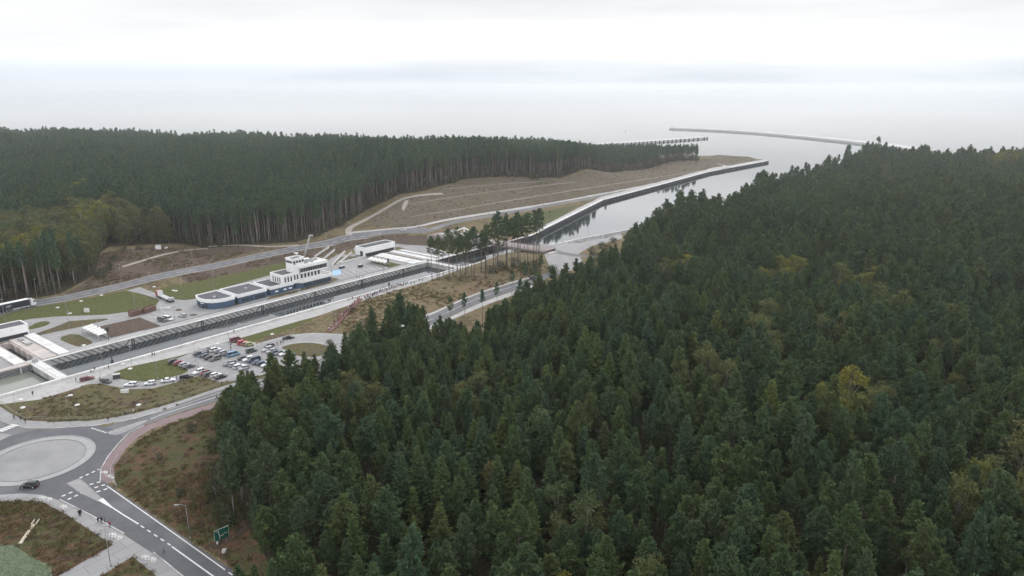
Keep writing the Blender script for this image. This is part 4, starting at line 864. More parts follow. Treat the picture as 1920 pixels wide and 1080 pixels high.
# ---- where they stand
def jitter_grid(poly, st, seed):
    g = np.random.default_rng(seed); P = np.array(poly); x0, y0 = P.min(0); x1, y1 = P.max(0)
    gx, gy = np.meshgrid(np.arange(x0, x1, st), np.arange(y0, y1, st * .87)); gx[1::2] += st / 2
    p = np.stack([gx.ravel(), gy.ravel()], 1) + g.uniform(-.42, .42, (gx.size, 2)) * st
    return p[inpoly(p, poly)]
def inview(p, margin=1.12, back=14):
    zc = p[:, 1] * math.cos(PITCH) + 90 * math.sin(PITCH); return (p[:, 1] > 58) & (np.abs(p[:, 0]) < zc * .70 * margin + back)
def smooth_noise(p, sc, seed):
    g = np.random.default_rng(seed); v = np.zeros(len(p))
    for _ in range(7): k = g.normal(0, 1, 2) / sc; v += np.sin(p @ k + g.uniform(0, 6.28))
    return v / 2.6
pr = jitter_grid(FR, 5.3, 1); pr = pr[inview(pr)]; prd = np.hypot(pr[:, 0], pr[:, 1])
pr = pr[(prd < 330) | (np.random.default_rng(3).random(len(pr)) < .93)]
pl = jitter_grid(FL, 5.2, 2); pl = pl[inview(pl, 1.1)]
pl = pl[coast_d(pl) > 45]; pr = pr[coast_d(pr) > 22]
zr, zl = H(pr), H(pl); pr, zr = pr[zr > -2.0], zr[zr > -2.0]
gk = np.random.default_rng(5)
# right forest mix
nr = smooth_noise(pr, 26, 1); rnd = gk.random(len(pr)); kr = np.full(len(pr), 'pine', dtype=object)
near = np.hypot(pr[:, 0], pr[:, 1]) < 260
kr[(rnd < .16 + .34 * (nr > .45)) & near] = 'spruce'; kr[(rnd < .09) & ~near] = 'spruce'; kr[(rnd > .988)] = 'dull'
for (u, v, zt, rad_, nm) in ((1455, 478, 18, 13, 'broadleaf'), (1490, 470, 18, 9, 'broadleaf'), (1605, 497, 18, 10, 'broadleaf'), (1690, 545, 18, 7, 'broadleaf'), (1905, 318, 18, 22, 'broadleaf'), (1912, 905, 17, 10, 'broadleaf'), (1265, 483, 18, 7, 'broadleaf'), (1560, 600, 17, 6, 'dull'), (1605, 745, 17, 9, 'broadleaf'), (1445, 625, 17, 6, 'dull'), (1080, 1060, 17, 3, 'broadleaf'), (1320, 700, 17, 8, 'dull'), (1425, 635, 18, 6, 'dull'), (660, 700, 16, 8, 'dull'), (870, 720, 16, 6, 'dull'), (1075, 905, 17, 5, 'dull')):
    c = np.array(px0(u, v, zt + 3)); kr[np.hypot(*(pr - c).T) < rad_] = nm
rel_ = pr - O_; sh_ = np.interp(rel_ @ E_, EB_S, EB_D) - rel_ @ N_; kr[(rel_ @ E_ > 330) & (sh_ < 34) & (gk.random(len(pr)) < .55)] = 'tall_pine'
# left forest mix
nl = smooth_noise(pl, 40, 4); kl = np.full(len(pl), 'forest_pine', dtype=object)
c = np.array(px0(70, 430, 20)); dd_ = (pl - c) @ np.array([[.8, -.6], [.6, .8]]); kl[(np.hypot(dd_[:, 0] / 62, dd_[:, 1] / 70) + .35 * nl < .95)] = 'dull'
for u, v, rr in ((75, 352, 16), (150, 360, 12), (175, 395, 13), (30, 360, 12), (105, 385, 10), (80, 430, 9), (20, 440, 9), (130, 425, 8), (60, 480, 7)):
    c = np.array(px0(u, v, 25)); kl[np.hypot(*(pl - c).T) < rr] = 'broadleaf'
# trees at the open edge of the woods keep long bare trunks
def edge_dist(p, poly):
    P = np.array(resample(poly, 6)); o = np.empty(len(p))
    for a in range(0, len(p), 3000): o[a:a + 3000] = np.linalg.norm(p[a:a + 3000, None] - P[None], axis=2).min(1)
    return o
el_ = edge_dist(pl, FL); kl[(el_ < 16) & (kl == 'forest_pine') & (gk.random(len(pl)) < .72)] = 'tall_pine'; keep = ~((el_ < 16) & (gk.random(len(pl)) < .12)); pl, zl, kl, el_ = pl[keep], zl[keep], kl[keep], el_[keep]
sc_l = gk.uniform(.88, 1.08, len(pl)) * np.where((kl == 'dull') | (kl == 'broadleaf'), gk.uniform(.72, 1.22, len(pl)), 1) * (1 - .30 * sstep(0, 120, pl[:, 0]) * sstep(760, 850, pl[:, 1])); sc_r = np.clip(gk.normal(.87, .16, len(pr)), .46, 1.25) * (.92 + .31 * sstep(250, 560, np.hypot(pr[:, 0], pr[:, 1])) + .16 * sstep(660, 860, pr[:, 1] + .1 * pr[:, 0])) * np.where(kr == 'spruce', .95, 1) * np.where(kr == 'tall_pine', .84, 1)
# pine clump between the lock and the bridge
clump = []
for (u, v) in ((812, 527), (820, 522), (828, 526), (836, 520), (843, 528), (850, 520), (855, 526), (862, 521), (868, 527), (874, 517), (866, 513), (880, 523), (888, 514), (893, 520), (901, 512), (905, 518), (912, 508), (919, 515), (925, 507), (931, 513), (938, 505), (943, 510), (949, 500), (956, 507), (961, 498), (967, 503), (973, 496), (978, 502), (985, 493), (992, 499), (996, 489), (1003, 495), (1008, 487), (880, 508), (915, 500), (950, 494), (858, 509), (846, 512), (900, 505), (930, 499), (968, 489)):
    x, y, z = G(u, v); clump.append((x, y, z, random.uniform(.74, 1.0) if u < 925 else random.uniform(.92, 1.18)))
TREES = []          # (kind, x, y, z, scale, set)
for i in range(len(pr)): TREES.append((kr[i], pr[i, 0], pr[i, 1], zr[i], sc_r[i], 'right'))
for i in range(len(pl)): TREES.append((kl[i], pl[i, 0], pl[i, 1], zl[i], sc_l[i], 'edge' if el_[i] < 16 else 'left'))
SPEC = {'pine': ('pine_tree', 'pine tree'), 'tall_pine': ('pine_tree', 'pine tree'), 'forest_pine': ('pine_tree', 'pine tree'), 'clump_pine': ('pine_tree', 'pine tree'), 'spruce': ('spruce_tree', 'spruce tree'), 'broadleaf': ('broadleaf_tree', 'broadleaf tree'), 'dull': ('broadleaf_tree', 'broadleaf tree'), 'bush': ('bush', 'bush')}
def place_tree(kind, x, y, z, s, label, group, var=None):
    t, c, _ = KINDS[kind][random.randrange(len(KINDS[kind])) if var is None else var]; nm, cat = SPEC[kind]
    r_ = empty(nm, (x, y, z), random.uniform(0, 6.28), label=label, cat=cat, group=group); r_.scale = (s * random.uniform(.92, 1.08),) * 2 + (s,)
    for n_, me in (('trunk', t), ('crown', c)):
        o = bpy.data.objects.new(n_, me); COL.objects.link(o); o.parent = r_
    return r_
for x, y, z, s in clump: place_tree('clump_pine', x + random.uniform(-1.5, 1.5), y + random.uniform(-1.5, 1.5), z - .1, s, 'tall thin pine with a bare trunk in the clump beside the canal bridge', 'pines in the clump by the bridge')
for (u, v, s) in ((1256, 425, .9), (1268, 426, 1.0), (1281, 424, .85)):
    x, y = S(384 + (u - 1268) * .25, -43.5); place_tree('tall_pine', x, y, max(hz(x, y), -1.5), s, 'lone slender pine standing against the harbour water', 'slender pines at the water edge')
for (u, v, s) in ((960, 575, .62), (985, 562, .66), (1002, 566, .7), (905, 612, .6), (872, 622, .62), (932, 596, .6), (846, 640, .66), (1014, 548, .7), (975, 590, .66)):
    x, y, z = G(u, v); place_tree('tall_pine', x, y, z, s, 'thin roadside pine between the mound road and the right forest', 'thin pines beside the mound road')
def take(kinds, st, n, label, group):
    """the n trees of a kind that show largest become things; the rest stay for the mass"""
    global TREES
    def ok(t):
        yc_, zc_ = t[2], t[3] + 18 * t[4] - CAM_H; cz_ = yc_ * math.cos(PITCH) - zc_ * math.sin(PITCH); cy_ = zc_ * math.cos(PITCH) + yc_ * math.sin(PITCH)
        u = 960 + FOC * t[1] / cz_; v = 540 - FOC * cy_ / cz_; return cz_ > 0 and -10 < u < 1930 and v < 1100
    idx = [i for i, t in enumerate(TREES) if t[0] in kinds and t[5] in st and ok(t)]
    idx.sort(key=lambda i: TREES[i][1] ** 2 + TREES[i][2] ** 2 + (TREES[i][3] - 80) ** 2); idx = idx[:n]
    for i in idx: t = TREES[i]; place_tree(t[0], t[1], t[2], t[3] - .1, t[4], label, group)
    s_ = set(idx); TREES = [t for i, t in enumerate(TREES) if i not in s_]
take(('pine',), ('right',), 180, 'dark green pine in the nearest rows of the right hand forest', 'nearest pines of the right forest')
take(('tall_pine',), ('edge',), 55, 'pine with a long bare pale trunk at the edge of the left forest', 'pines along the left forest edge')
take(('spruce',), ('right',), 130, 'layered drooping spruce among the pines of the right forest', 'spruces of the right forest')
take(('broadleaf',), ('right',), 60, 'yellowing broadleaf tree among the dark conifers on the right', 'yellow trees of the right forest')
take(('dull',), ('right',), 40, 'dull olive broadleaf tree among the conifers on the right', 'olive trees of the right forest')
take(('broadleaf',), ('left', 'edge'), 50, 'yellow green broadleaf tree in the left forest corner', 'yellow trees of the left forest')
take(('dull',), ('left', 'edge'), 90, 'olive broadleaf tree in the left forest corner', 'olive trees of the left forest')
# small stand-alone bushes on the banks
for (u, v, s) in ((232, 470, 1.3), (215, 490, 1.2), (205, 505, 1.4), (262, 468, 1.0), (190, 520, 1.6), (420, 760, 1.2), (408, 800, 1.3), (400, 845, 1.4), (412, 890, 1.5), (405, 930, 1.5), (418, 965, 1.4), (360, 810, .8), (300, 860, .6), (340, 930, .7), (430, 985, 1.5), (1128, 466, 1.5), (1150, 456, 1.4), (1110, 478, 1.6), (1140, 476, 1.8), (1122, 490, 1.8), (660, 585, .9), (700, 595, 1.0), (735, 600, 1.2), (690, 612, 1.3), (650, 408, 1.0), (940, 503, 1.5), (965, 500, 1.6), (985, 506, 1.7), (1005, 500, 1.5), (920, 512, 1.3), (1000, 515, 1.8), (1035, 512, 1.6), (618, 645, .7)):
    x, y, z = G(u, v); place_tree('bush', x, y, z - .1, s, 'low rounded bush on open ground at the forest edge', 'bushes along the banks')
for (u, v, s) in ((112, 1112, .26), (52, 1118, .22), (20, 1125, .2)): x, y, z = G(u, v); place_tree('pine', x, y, z - .1, s, 'young pine top poking up at the lower left corner', 'young pines in the lower left corner', 5)
eb_ = [t for t in TREES if t[5] == 'edge']
for t in eb_[::2]: TREES.append(('bush', t[1] + random.uniform(-3, 3), t[2] + random.uniform(-3, 3), t[3], random.uniform(.7, 2.0), 'under'))
# ---- the rest of the woods as masses (instanced)
def mass(name, kinds, label):
    P = [t for t in TREES if t[0] in kinds]
    if not P: return
    me = bpy.data.meshes.new(name); me.vertices.add(len(P)); me.vertices.foreach_set('co', np.array([(t[1], t[2], t[3] - .1) for t in P], np.float32).ravel())
    vars_ = [v for k in kinds for v in KINDS[k]]; base = {k: sum(len(KINDS[q]) for q in kinds[:i]) for i, k in enumerate(kinds)}
    a = me.attributes.new('pick', 'INT', 'POINT'); a.data.foreach_set('value', np.array([base[t[0]] + random.randrange(len(KINDS[t[0]])) for t in P], np.int32))
    a = me.attributes.new('turn', 'FLOAT', 'POINT'); a.data.foreach_set('value', np.random.default_rng(8).uniform(0, 6.28, len(P)).astype(np.float32))
    a = me.attributes.new('size', 'FLOAT', 'POINT'); a.data.foreach_set('value', np.array([t[4] for t in P], np.float32))
    o = bpy.data.objects.new(name, me); COL.objects.link(o); tag(o, label, 'grass' if 'grass' in name else 'forest', None, 'stuff')
    src = bpy.data.collections.new(name + '_kinds')
    for i, v in enumerate(vars_): src.objects.link(bpy.data.objects.new(f'{name}_{i:02d}', v[2]))
    ng = bpy.data.node_groups.new(name, 'GeometryNodeTree'); ng.interface.new_socket('Geometry', in_out='INPUT', socket_type='NodeSocketGeometry'); ng.interface.new_socket('Geometry', in_out='OUTPUT', socket_type='NodeSocketGeometry')
    N = ng.nodes; L = ng.links; gi = N.new('NodeGroupInput'); go = N.new('NodeGroupOutput'); mp_ = N.new('GeometryNodeMeshToPoints'); ip = N.new('GeometryNodeInstanceOnPoints'); ci = N.new('GeometryNodeCollectionInfo')
    ci.inputs['Collection'].default_value = src; ci.inputs['Separate Children'].default_value = True; ci.inputs['Reset Children'].default_value = True
    def attr(n_, ty): q = N.new('GeometryNodeInputNamedAttribute'); q.data_type = ty; q.inputs['Name'].default_value = n_; return q
    at, ap, as_ = attr('turn', 'FLOAT'), attr('pick', 'INT'), attr('size', 'FLOAT'); cx = N.new('ShaderNodeCombineXYZ'); L.new(at.outputs['Attribute'], cx.inputs['Z'])
    er = N.new('FunctionNodeEulerToRotation'); L.new(cx.outputs[0], er.inputs[0])
    ip.inputs['Pick Instance'].default_value = True
    L.new(gi.outputs[0], mp_.inputs['Mesh']); L.new(mp_.outputs[0], ip.inputs['Points']); L.new(ci.outputs[0], ip.inputs['Instance']); L.new(ap.outputs['Attribute'], ip.inputs['Instance Index']); L.new(er.outputs[0], ip.inputs['Rotation']); L.new(as_.outputs['Attribute'], ip.inputs['Scale']); L.new(ip.outputs[0], go.inputs[0])
    md = o.modifiers.new('forest', 'NODES'); md.node_group = ng
    print('MASS', name, len(P))
mass('pine_forest', ['pine', 'tall_pine', 'forest_pine'], 'dense dark pine forest stretching to the coast on both sides of the canal')
mass('spruce_forest', ['spruce'], 'far spruces scattered through the right hand forest')
mass('broadleaf_forest', ['broadleaf', 'dull'], 'far olive broadleaf trees scattered through the forest')

mass('undergrowth', ['bush'], 'low dark undergrowth along the edge of the left forest')
# rough grass tufts on the banks and meadows
leaf_mat('tuft_blades', [(0.1093, 0.0831, 0.0569), (0.1639, 0.1075, 0.0624), (0.1391, 0.1173, 0.0606), (0.1043, 0.1124, 0.0413), (0.1987, 0.1613, 0.0964), (0.0894, 0.0665, 0.0514)], .2, 2.0)
for q in range(4):
    g = np.random.default_rng(700 + q); n = 46; P_ = np.c_[g.normal(0, .42, n), g.normal(0, .42, n), np.zeros(n)]; D_ = unit(np.c_[g.normal(0, .55, n), g.normal(0, .55, n), np.ones(n)]); L_ = g.uniform(.25, .62, n); V_, F_ = blades(g, P_, D_, L_, L_ * .3)
    me = mk(f'tuft{q}', V_, F_, ['tuft_blades']); KINDS.setdefault('tuft', []).append((None, None, me))
def tufts(name, regs, st, lab, smax=1.5):
    global TREES
    keep_ = TREES; TREES = []
    for nm, m, poly, _ in REG:
        if nm in regs:
            p = jitter_grid(poly, st, 31); k = np.random.default_rng(9).random(len(p)) < np.clip(.55 + .5 * smooth_noise(p, 9, 6), .1, 1); p = p[k]
            own_ = np.full(len(p), -1); 
            for i2 in order: own_[inpoly(p, REG[i2][2])] = i2
            ok_ = np.array([o_ >= 0 and REG[o_][0] == nm for o_ in own_], bool) if len(p) else []
            p = p[ok_]; z_ = H(p) if len(p) else []
            TREES += [('tuft', a[0], a[1], b + .08, random.uniform(.5, smax), 'g') for a, b in zip(p, z_)]
    mass(name, ['tuft'], lab); TREES = keep_
tufts('rough_grass', ('steep_bank', 'brown_meadow', 'lower_meadow'), 1.2, 'rough brown and olive grass tufts on the banks around the roundabout')
tufts('hillside_grass', ('mound', 'embankment', 'roadside_slope'), 2.2, 'sparse dry grass tufts on the mound and earth banks', 1.6)
tufts('terrace_grass', ('hillside',), 5.0, 'sparse low grass tufts on the terraced hillside', 1.3)
tufts('meadow_grass', ('mixed_meadow',), 1.7, 'mixed grass tufts on the meadow above the roundabout', 1.2)
# ------------------------------------------------------------------ painted markings
def drape(mb, pts, wd, m, dash=None, dz=.06):
    """painted line along picture points; dash=(on,off) in metres"""
    w_ = [G(*p) for p in pts]; q = resample([p[:2] for p in w_], 1.0 if dash else 4.0, False); L = 0; P = [Vector(p) for p in q]; cum = [0]
    for i in range(1, len(P)): cum.append(cum[-1] + (P[i] - P[i - 1]).length)
    def seg(a, b):
        d = (b - a); 
        if d.length < 1e-4: return
        n_ = Vector((-d.y, d.x)).normalized() * wd / 2
        vs = [a + n_, a - n_, b - n_, b + n_]; hh = H([tuple(v) for v in vs]); mb.add([(v.x, v.y, float(z) + dz) for v, z in zip(vs, hh)], [(0, 1, 2, 3)], m)
    if not dash:
        for a, b in zip(P[:-1], P[1:]): seg(a, b)
    else:
        def at(s):
            i = min(max(1, int(np.searchsorted(cum, s))), len(P) - 1); t = (s - cum[i - 1]) / max(1e-6, cum[i] - cum[i - 1]); return P[i - 1].lerp(P[i], t)
        s = 0
        while s < cum[-1]: seg(at(s), at(min(s + dash[0], cum[-1]))); s += dash[0] + dash[1]
def poly_mark(mb, pts, m, dz=.07):
    w_ = [G(*p) for p in pts]; mb.add([(a, b, c + dz) for a, b, c in w_], [tuple(range(len(w_)))], m)
mk_ = MB()
drape(mk_, [(200, 911), (330, 1003), (452, 1090)], .28, 'road_paint')
drape(mk_, [(209, 951), (232, 966), (260, 983)], .35, 'road_paint'); drape(mk_, [(264, 986), (320, 1023)], .3, 'road_paint', (1.5, 1.4)); drape(mk_, [(322, 1025), (410, 1088)], .35, 'road_paint')
poly_mark(mk_, [(184, 939), (193, 934), (211, 951), (209, 953)], 'road_paint')
for a, b in (((149, 897), (186, 880)), ((116, 931), (142, 920)), ((127, 937), (153, 925)), ((168, 909), (190, 903)), ((177, 915), (197, 909)), ((181, 923), (203, 916))): drape(mk_, [a, b], .55, 'road_paint', (.9, .75))
drape(mk_, [(172, 803), (201, 812)], .7, 'road_paint', (.6, .6))
for i in range(5): poly_mark(mk_, [(-8 + i * 6.5, 808 - i * 2.6), (-3 + i * 6.5, 806 - i * 2.6), (10 + i * 6.5, 812 - i * 2.6 - 4), (5 + i * 6.5, 814 - i * 2.6 - 4)], 'road_paint')
drape(mk_, [(282, 786), (310, 775), (392, 749), (470, 725), (560, 699), (640, 673)], .3, 'road_paint'); drape(mk_, [(740, 630), (830, 590), (1000, 527)], .2, 'road_paint')
drape(mk_, [(213, 795), (330, 764), (400, 740), (560, 692)], .16, 'road_paint')
mk_.build('road_markings', label='white painted lines on the roads around the roundabout', cat='road markings', kind='structure')
mk_ = MB()
drape(mk_, [(0, 584.5), (67, 568.5), (120, 560), (230, 536), (287, 521), (340, 510), (480, 481.5), (565, 464.5), (652, 446), (715, 435.5)], .2, 'road_paint', (4, 3))
drape(mk_, [(0, 589.5), (67, 573.6), (120, 564.8), (230, 541), (287, 526), (340, 515), (480, 486), (565, 469), (652, 451), (715, 439)], .22, 'road_paint')
drape(mk_, [(0, 579), (67, 563), (120, 555), (230, 531), (287, 516), (340, 505), (480, 477), (565, 460), (652, 441)], .22, 'road_paint')
mk_.build('road_markings', label='white painted lines on the left forest road', cat='road markings', kind='structure')
mk_ = MB()
for i in range(6):
    for (u, v) in ((300, 586), (286, 590), (276, 595)): 
        if i < 3: drape(mk_, [(u + i * 14, v + i * 4.2 - 4), (u + i * 14 + 12, v + i * 4.2 + 1)], .22, 'road_paint')
for i in range(9): drape(mk_, [(622 + i * 11, 512 - i * 2.2), (640 + i * 11, 521 - i * 2.2)], .2, 'road_paint')
for i in range(7): drape(mk_, [(655 + i * 8, 503 - i * .6), (667 + i * 8, 509 - i * .6)], .2, 'road_paint')
for i in range(12): drape(mk_, [(383 + i * 6, 676 - i * 1.0), (377 + i * 6, 678 - i * 1.0)], .14, 'road_paint')
mk_.build('road_markings', label='white parking bay lines in the paved yard and car park', cat='road markings', kind='structure')
def bike_sign(u, v, rz, lab):
    x, y, z = G(u, v); m_ = MB()
    def ring(cx, cy, r, n=14):
        for i in range(n):
            a, b = 6.283 * i / n, 6.283 * (i + 1) / n; m_.add([(cx + r * math.cos(a), cy + r * math.sin(a), .04), (cx + r * math.cos(b), cy + r * math.sin(b), .04), (cx + (r - .17) * math.cos(b), cy + (r - .17) * math.sin(b), .04), (cx + (r - .17) * math.cos(a), cy + (r - .17) * math.sin(a), .04)], [(3, 2, 1, 0)], 'road_paint')
    def bar2(p, q, wd=.16):
        p, q = Vector(p), Vector(q); n_ = (q - p); n_ = Vector((-n_.y, n_.x)).normalized() * wd / 2; m_.add([(*(p + n_), .045), (*(p - n_), .045), (*(q - n_), .045), (*(q + n_), .045)], [(0, 1, 2, 3)], 'road_paint')
    ring(-.62, 0, .5); ring(.62, 0, .5); bar2((-.62, 0), (-.25, .62)); bar2((-.25, .62), (.42, .62)); bar2((.42, .62), (.05, 0)); bar2((.05, 0), (-.62, 0)); bar2((.62, 0), (.36, .85)); bar2((-.42, .72), (-.08, .72)); bar2((.05, 0), (-.3, .7))
    m_.build('bicycle_symbol', None, (x, y, z), rz, label=lab, cat='painted symbol', group='white bicycle symbols on the paths')
for u, v, lab in ((80, 934, 'white bicycle symbol on the footpath nearest the roundabout'), (91, 936, 'white bicycle symbol right of the first one below the roundabout'), (119, 950, 'white bicycle symbol uphill from the pair of walkers in black'), (211, 1003, 'white bicycle symbol beside the group of four walkers'), (222, 1008, 'white bicycle symbol at the footpath corner'), (273, 1045, 'white bicycle symbol left of the last pair on the lower footpath'), (285, 1049, 'white bicycle symbol at the lowest end of the footpath'), (196, 886, 'white bicycle symbol on the red path, upper one'), (205, 893, 'white bicycle symbol on the red path, lower one')): bike_sign(u, v, R(-35), lab)

# ------------------------------------------------------------------ vehicles
def paint(name, c, rough=.28, metal=.0):
    if name in MATS: return name
    m, t, b = newmat(name); b.inputs['Base Color'].default_value = (*c, 1); b.inputs['Roughness'].default_value = rough; b.inputs['Metallic'].default_value = metal
    b.inputs['Coat Weight'].default_value = .5; b.inputs['Coat Roughness'].default_value = .08
    oi = t.nodes.new('ShaderNodeTexNoise'); oi.inputs['Scale'].default_value = 3; mxr = t.nodes.new('ShaderNodeMapRange'); mxr.inputs['To Min'].default_value = rough * .8; mxr.inputs['To Max'].default_value = rough * 1.5
    t.links.new(oi.outputs['Fac'], mxr.inputs['Value']); t.links.new(mxr.outputs[0], b.inputs['Roughness']); MATS[name] = m; return name
PAINT = {'black': (.012, .012, .014), 'dark grey': (.05, .052, .058), 'grey': (.14, .145, .15), 'silver': (.42, .43, .45), 'white': (.72, .73, .74), 'red': (.30, .02, .03), 'dark red': (.16, .02, .025), 'navy blue': (.03, .045, .10), 'blue grey': (.10, .125, .19), 'light blue': (.14, .26, .38), 'dark green': (.05, .065, .055), 'bright red': (.50, .03, .06), 'orange': (.55, .22, .10), 'lime green': (.30, .34, .12), 'brown grey': (.105, .10, .09)}
for k_, v_ in PAINT.items(): paint('paint_' + k_, v_)
mat('head_lamp', (.75, .76, .78), .15, .6, .03); mat('tail_lamp', (.35, .01, .015), .25, .5, .05); mat('tyre', (.02, .02, .021), .85, .2, .2, 3)
#            length width  stations: (x, half width, z low, z belt, z roof or 0)
BODY = {'hatchback': (4.1, 1.76, 1.48, .92, (.60, .42, -1.55, -2.0)), 'estate': (4.7, 1.82, 1.50, .93, (.85, .35, -1.95, -2.28)), 'saloon': (4.7, 1.82, 1.45, .93, (.80, .20, -1.05, -1.75)), 'suv': (4.5, 1.88, 1.72, 1.05, (.80, .40, -1.85, -2.15)), 'van': (5.0, 1.95, 1.98, 1.10, (1.75, 1.05, -2.3, -2.44))}
CARS = {}
def car_kind(kind):
    L, W, Hh, zb_, (xf0, xf1, xr1, xr0) = BODY[kind]; h = L / 2; hw = W / 2
    st = [(-h, .80, .42, zb_ * .80), (-h + .12, .92, .30, zb_ * .96), (-h + .55, 1, .24, zb_), (xr1, 1, .22, zb_), (0, 1, .22, zb_), (xf0, 1, .22, zb_ * .99), (xf0 + (h - xf0) * .45, .99, .24, zb_ * .90), (h - .35, .95, .26, zb_ * .78), (h - .06, .84, .34, zb_ * .66), (h, .74, .42, zb_ * .58)]
    b = MB(); vs = []; fs = []; n = 8
    for x, k, z0, z1 in st:
        w_ = hw * k
        for y, z in ((-w_ * .86, z0), (-w_, z0 + .14), (-w_, z1 - .18), (-w_ * .9, z1), (w_ * .9, z1), (w_, z1 - .18), (w_, z0 + .14), (w_ * .86, z0)): vs.append((x, y, z))
    for i in range(len(st) - 1):
        for k in range(n): fs.append((i * n + k, i * n + (k + 1) % n, (i + 1) * n + (k + 1) % n, (i + 1) * n + k))
    fs += [tuple(range(n - 1, -1, -1)), tuple((len(st) - 1) * n + k for k in range(n))]; b.add(vs, [f[::-1] for f in fs], 'paint_grey', True)
    rw = hw * .74; g = zb_ - .04; top = [(xf1, rw), (xr1 + .1, rw * .96)]
    ro = [(xf1 - .02, -rw, Hh - .06), (xf1 - .3, -rw * .8, Hh), (xf1 - .3, rw * .8, Hh), (xf1 - .02, rw, Hh - .06), (xr1 + .35, rw * .8, Hh - .01), (xr1 + .08, rw * .96, Hh - .07), (xr1 + .08, -rw * .96, Hh - .07), (xr1 + .35, -rw * .8, Hh - .01)]
    b.add(ro, [(0, 3, 2, 1), (1, 2, 4, 7), (7, 4, 5, 6), (0, 1, 7, 6), (3, 5, 4, 2)], 'paint_grey', True)
    for x in (xf1 - .05, (xf1 + xr1) / 2, xr1 + .12):          # roof pillars
        for sg in (-1, 1):
            y0, y1 = sg * hw * .915, sg * rw * .985; dx = .38 if x > 0 and x == xf1 - .05 else (-.22 if x == xr1 + .12 else 0)
            b.add([(x - .06 + dx, y0, g), (x + .06 + dx, y0, g), (x + .06, y1, Hh - .06), (x - .06, y1, Hh - .06)], [(0, 1, 2, 3) if sg < 0 else (3, 2, 1, 0)], 'paint_grey')
    wnd = MB(); B = [(xf0, -hw * .88, g), (xf0, hw * .88, g), (xr0, hw * .86, g), (xr0, -hw * .86, g)]; T = [(xf1, -rw, Hh - .07), (xf1, rw, Hh - .07), (xr1, rw * .95, Hh - .08), (xr1, -rw * .95, Hh - .08)]
    wnd.add(B + T, [(0, 1, 5, 4), (1, 2, 6, 5), (2, 3, 7, 6), (3, 0, 4, 7), (4, 5, 6, 7)], 'glass_dark')
    wh = MB(); wh.tube([(0, -.11, 0), (0, .11, 0)], .33, 'tyre', 14); rim = MB(); rim.tube([(0, -.125, 0), (0, .125, 0)], .2, 'galv', 10)
    hl = MB(); hl.box((0, 0, 0), (.14, .36, .15), 'head_lamp'); tl = MB(); tl.box((0, 0, 0), (.12, .26, .2), 'tail_lamp')
    CARS[kind] = (b.mesh('car_body'), wnd.mesh('car_windows'), wh.mesh('wheel'), rim.mesh('rim'), hl.mesh('headlight'), tl.mesh('tail_light'))
for k_ in BODY: car_kind(k_)
def child(nm, me, par, loc):
    o = bpy.data.objects.new(nm, me); COL.objects.link(o); o.parent = par; o.location = loc; return o
def car(u, v, kind, colour, rz, label, group=None, flip=False):
    x, y, z = G(u, v); L, W, Hh, zb_, xs = BODY[kind]; r_ = empty('van' if kind == 'van' else 'car', (x, y, z + .02), rz + (math.pi if flip else 0), label=label, cat='van' if kind == 'van' else 'car', group=group)
    bm_, wm, wh, rim, hl, tl = CARS[kind]; b = child('body', bm_, r_, (0, 0, 0)); b.material_slots[0].link = 'OBJECT'; b.material_slots[0].material = MATS['paint_' + colour]
    child('windows', wm, r_, (0, 0, 0))
    for sx in (L * .30, -L * .29):
        for sy in (-1, 1): w_ = child('wheel', wh, r_, (sx, sy * (W / 2 - .1), .33)); child('rim', rim, w_, (0, 0, 0))
    for sy in (-1, 1):
        child('headlight', hl, r_, (L / 2 - .08, sy * W * .34, zb_ * .56)); child('tail_light', tl, r_, (-L / 2 + .05, sy * W * .36, zb_ * .72))
    return r_
CD = CANAL_RZ; PK = 'cars parked in the car park'
rowA = [(327, 680, 'estate', 'black'), (336.5, 683, 'hatchback', 'red'), (346, 686, 'hatchback', 'silver'), (355, 689.5, 'saloon', 'dark grey')]
rowB = [(374, 665, 'saloon', 'black'), (381, 667.5, 'hatchback', 'navy blue'), (388, 669.5, 'hatchback', 'dark grey'), (394.5, 672.5, 'saloon', 'black'), (404, 675, 'suv', 'brown grey')]
rowB2 = [(393, 657.5, 'estate', 'grey'), (404, 658.5, 'suv', 'white'), (413, 661, 'saloon', 'grey'), (419.5, 663.5, 'hatchback', 'silver'), (428, 665, 'estate', 'dark grey')]
rowC = [(431, 684, 'estate', 'grey'), (439, 686.5, 'hatchback', 'silver'), (449, 689.5, 'estate', 'white'), (457.5, 692.5, 'hatchback', 'silver')]
rowC2 = [(457, 673.5, 'saloon', 'dark grey'), (466, 676, 'suv', 'white'), (476, 678, 'van', 'navy blue'), (484, 681.5, 'saloon', 'blue grey'), (492, 684, 'hatchback', 'navy blue'), (501, 686.5, 'suv', 'white'), (509, 690, 'hatchback', 'white')]
rowD = [(373, 700, 'suv', 'white'), (384, 702, 'hatchback', 'dark red'), (394, 704, 'estate', 'dark grey'), (404.5, 705.5, 'hatchback', 'white'), (414.5, 709, 'saloon', 'black')]
rowE = [(502, 657.5, 'suv', 'silver'), (509.5, 660.5, 'hatchback', 'silver'), (517.5, 662.5, 'saloon', 'navy blue'), (505, 651, 'hatchback', 'dark grey'), (525, 664, 'estate', 'grey'), (534, 665.5, 'suv', 'white'), (544, 669, 'saloon', 'black')]
names = {'rowA': 'the row at the west edge of the car park', 'rowB': 'the front of the upper left row', 'rowB2': 'the back of the upper left row', 'rowC': 'the front of the middle row', 'rowC2': 'the back of the middle row', 'rowD': 'the lower row by the grass bank', 'rowE': 'the right row by the oval island'}
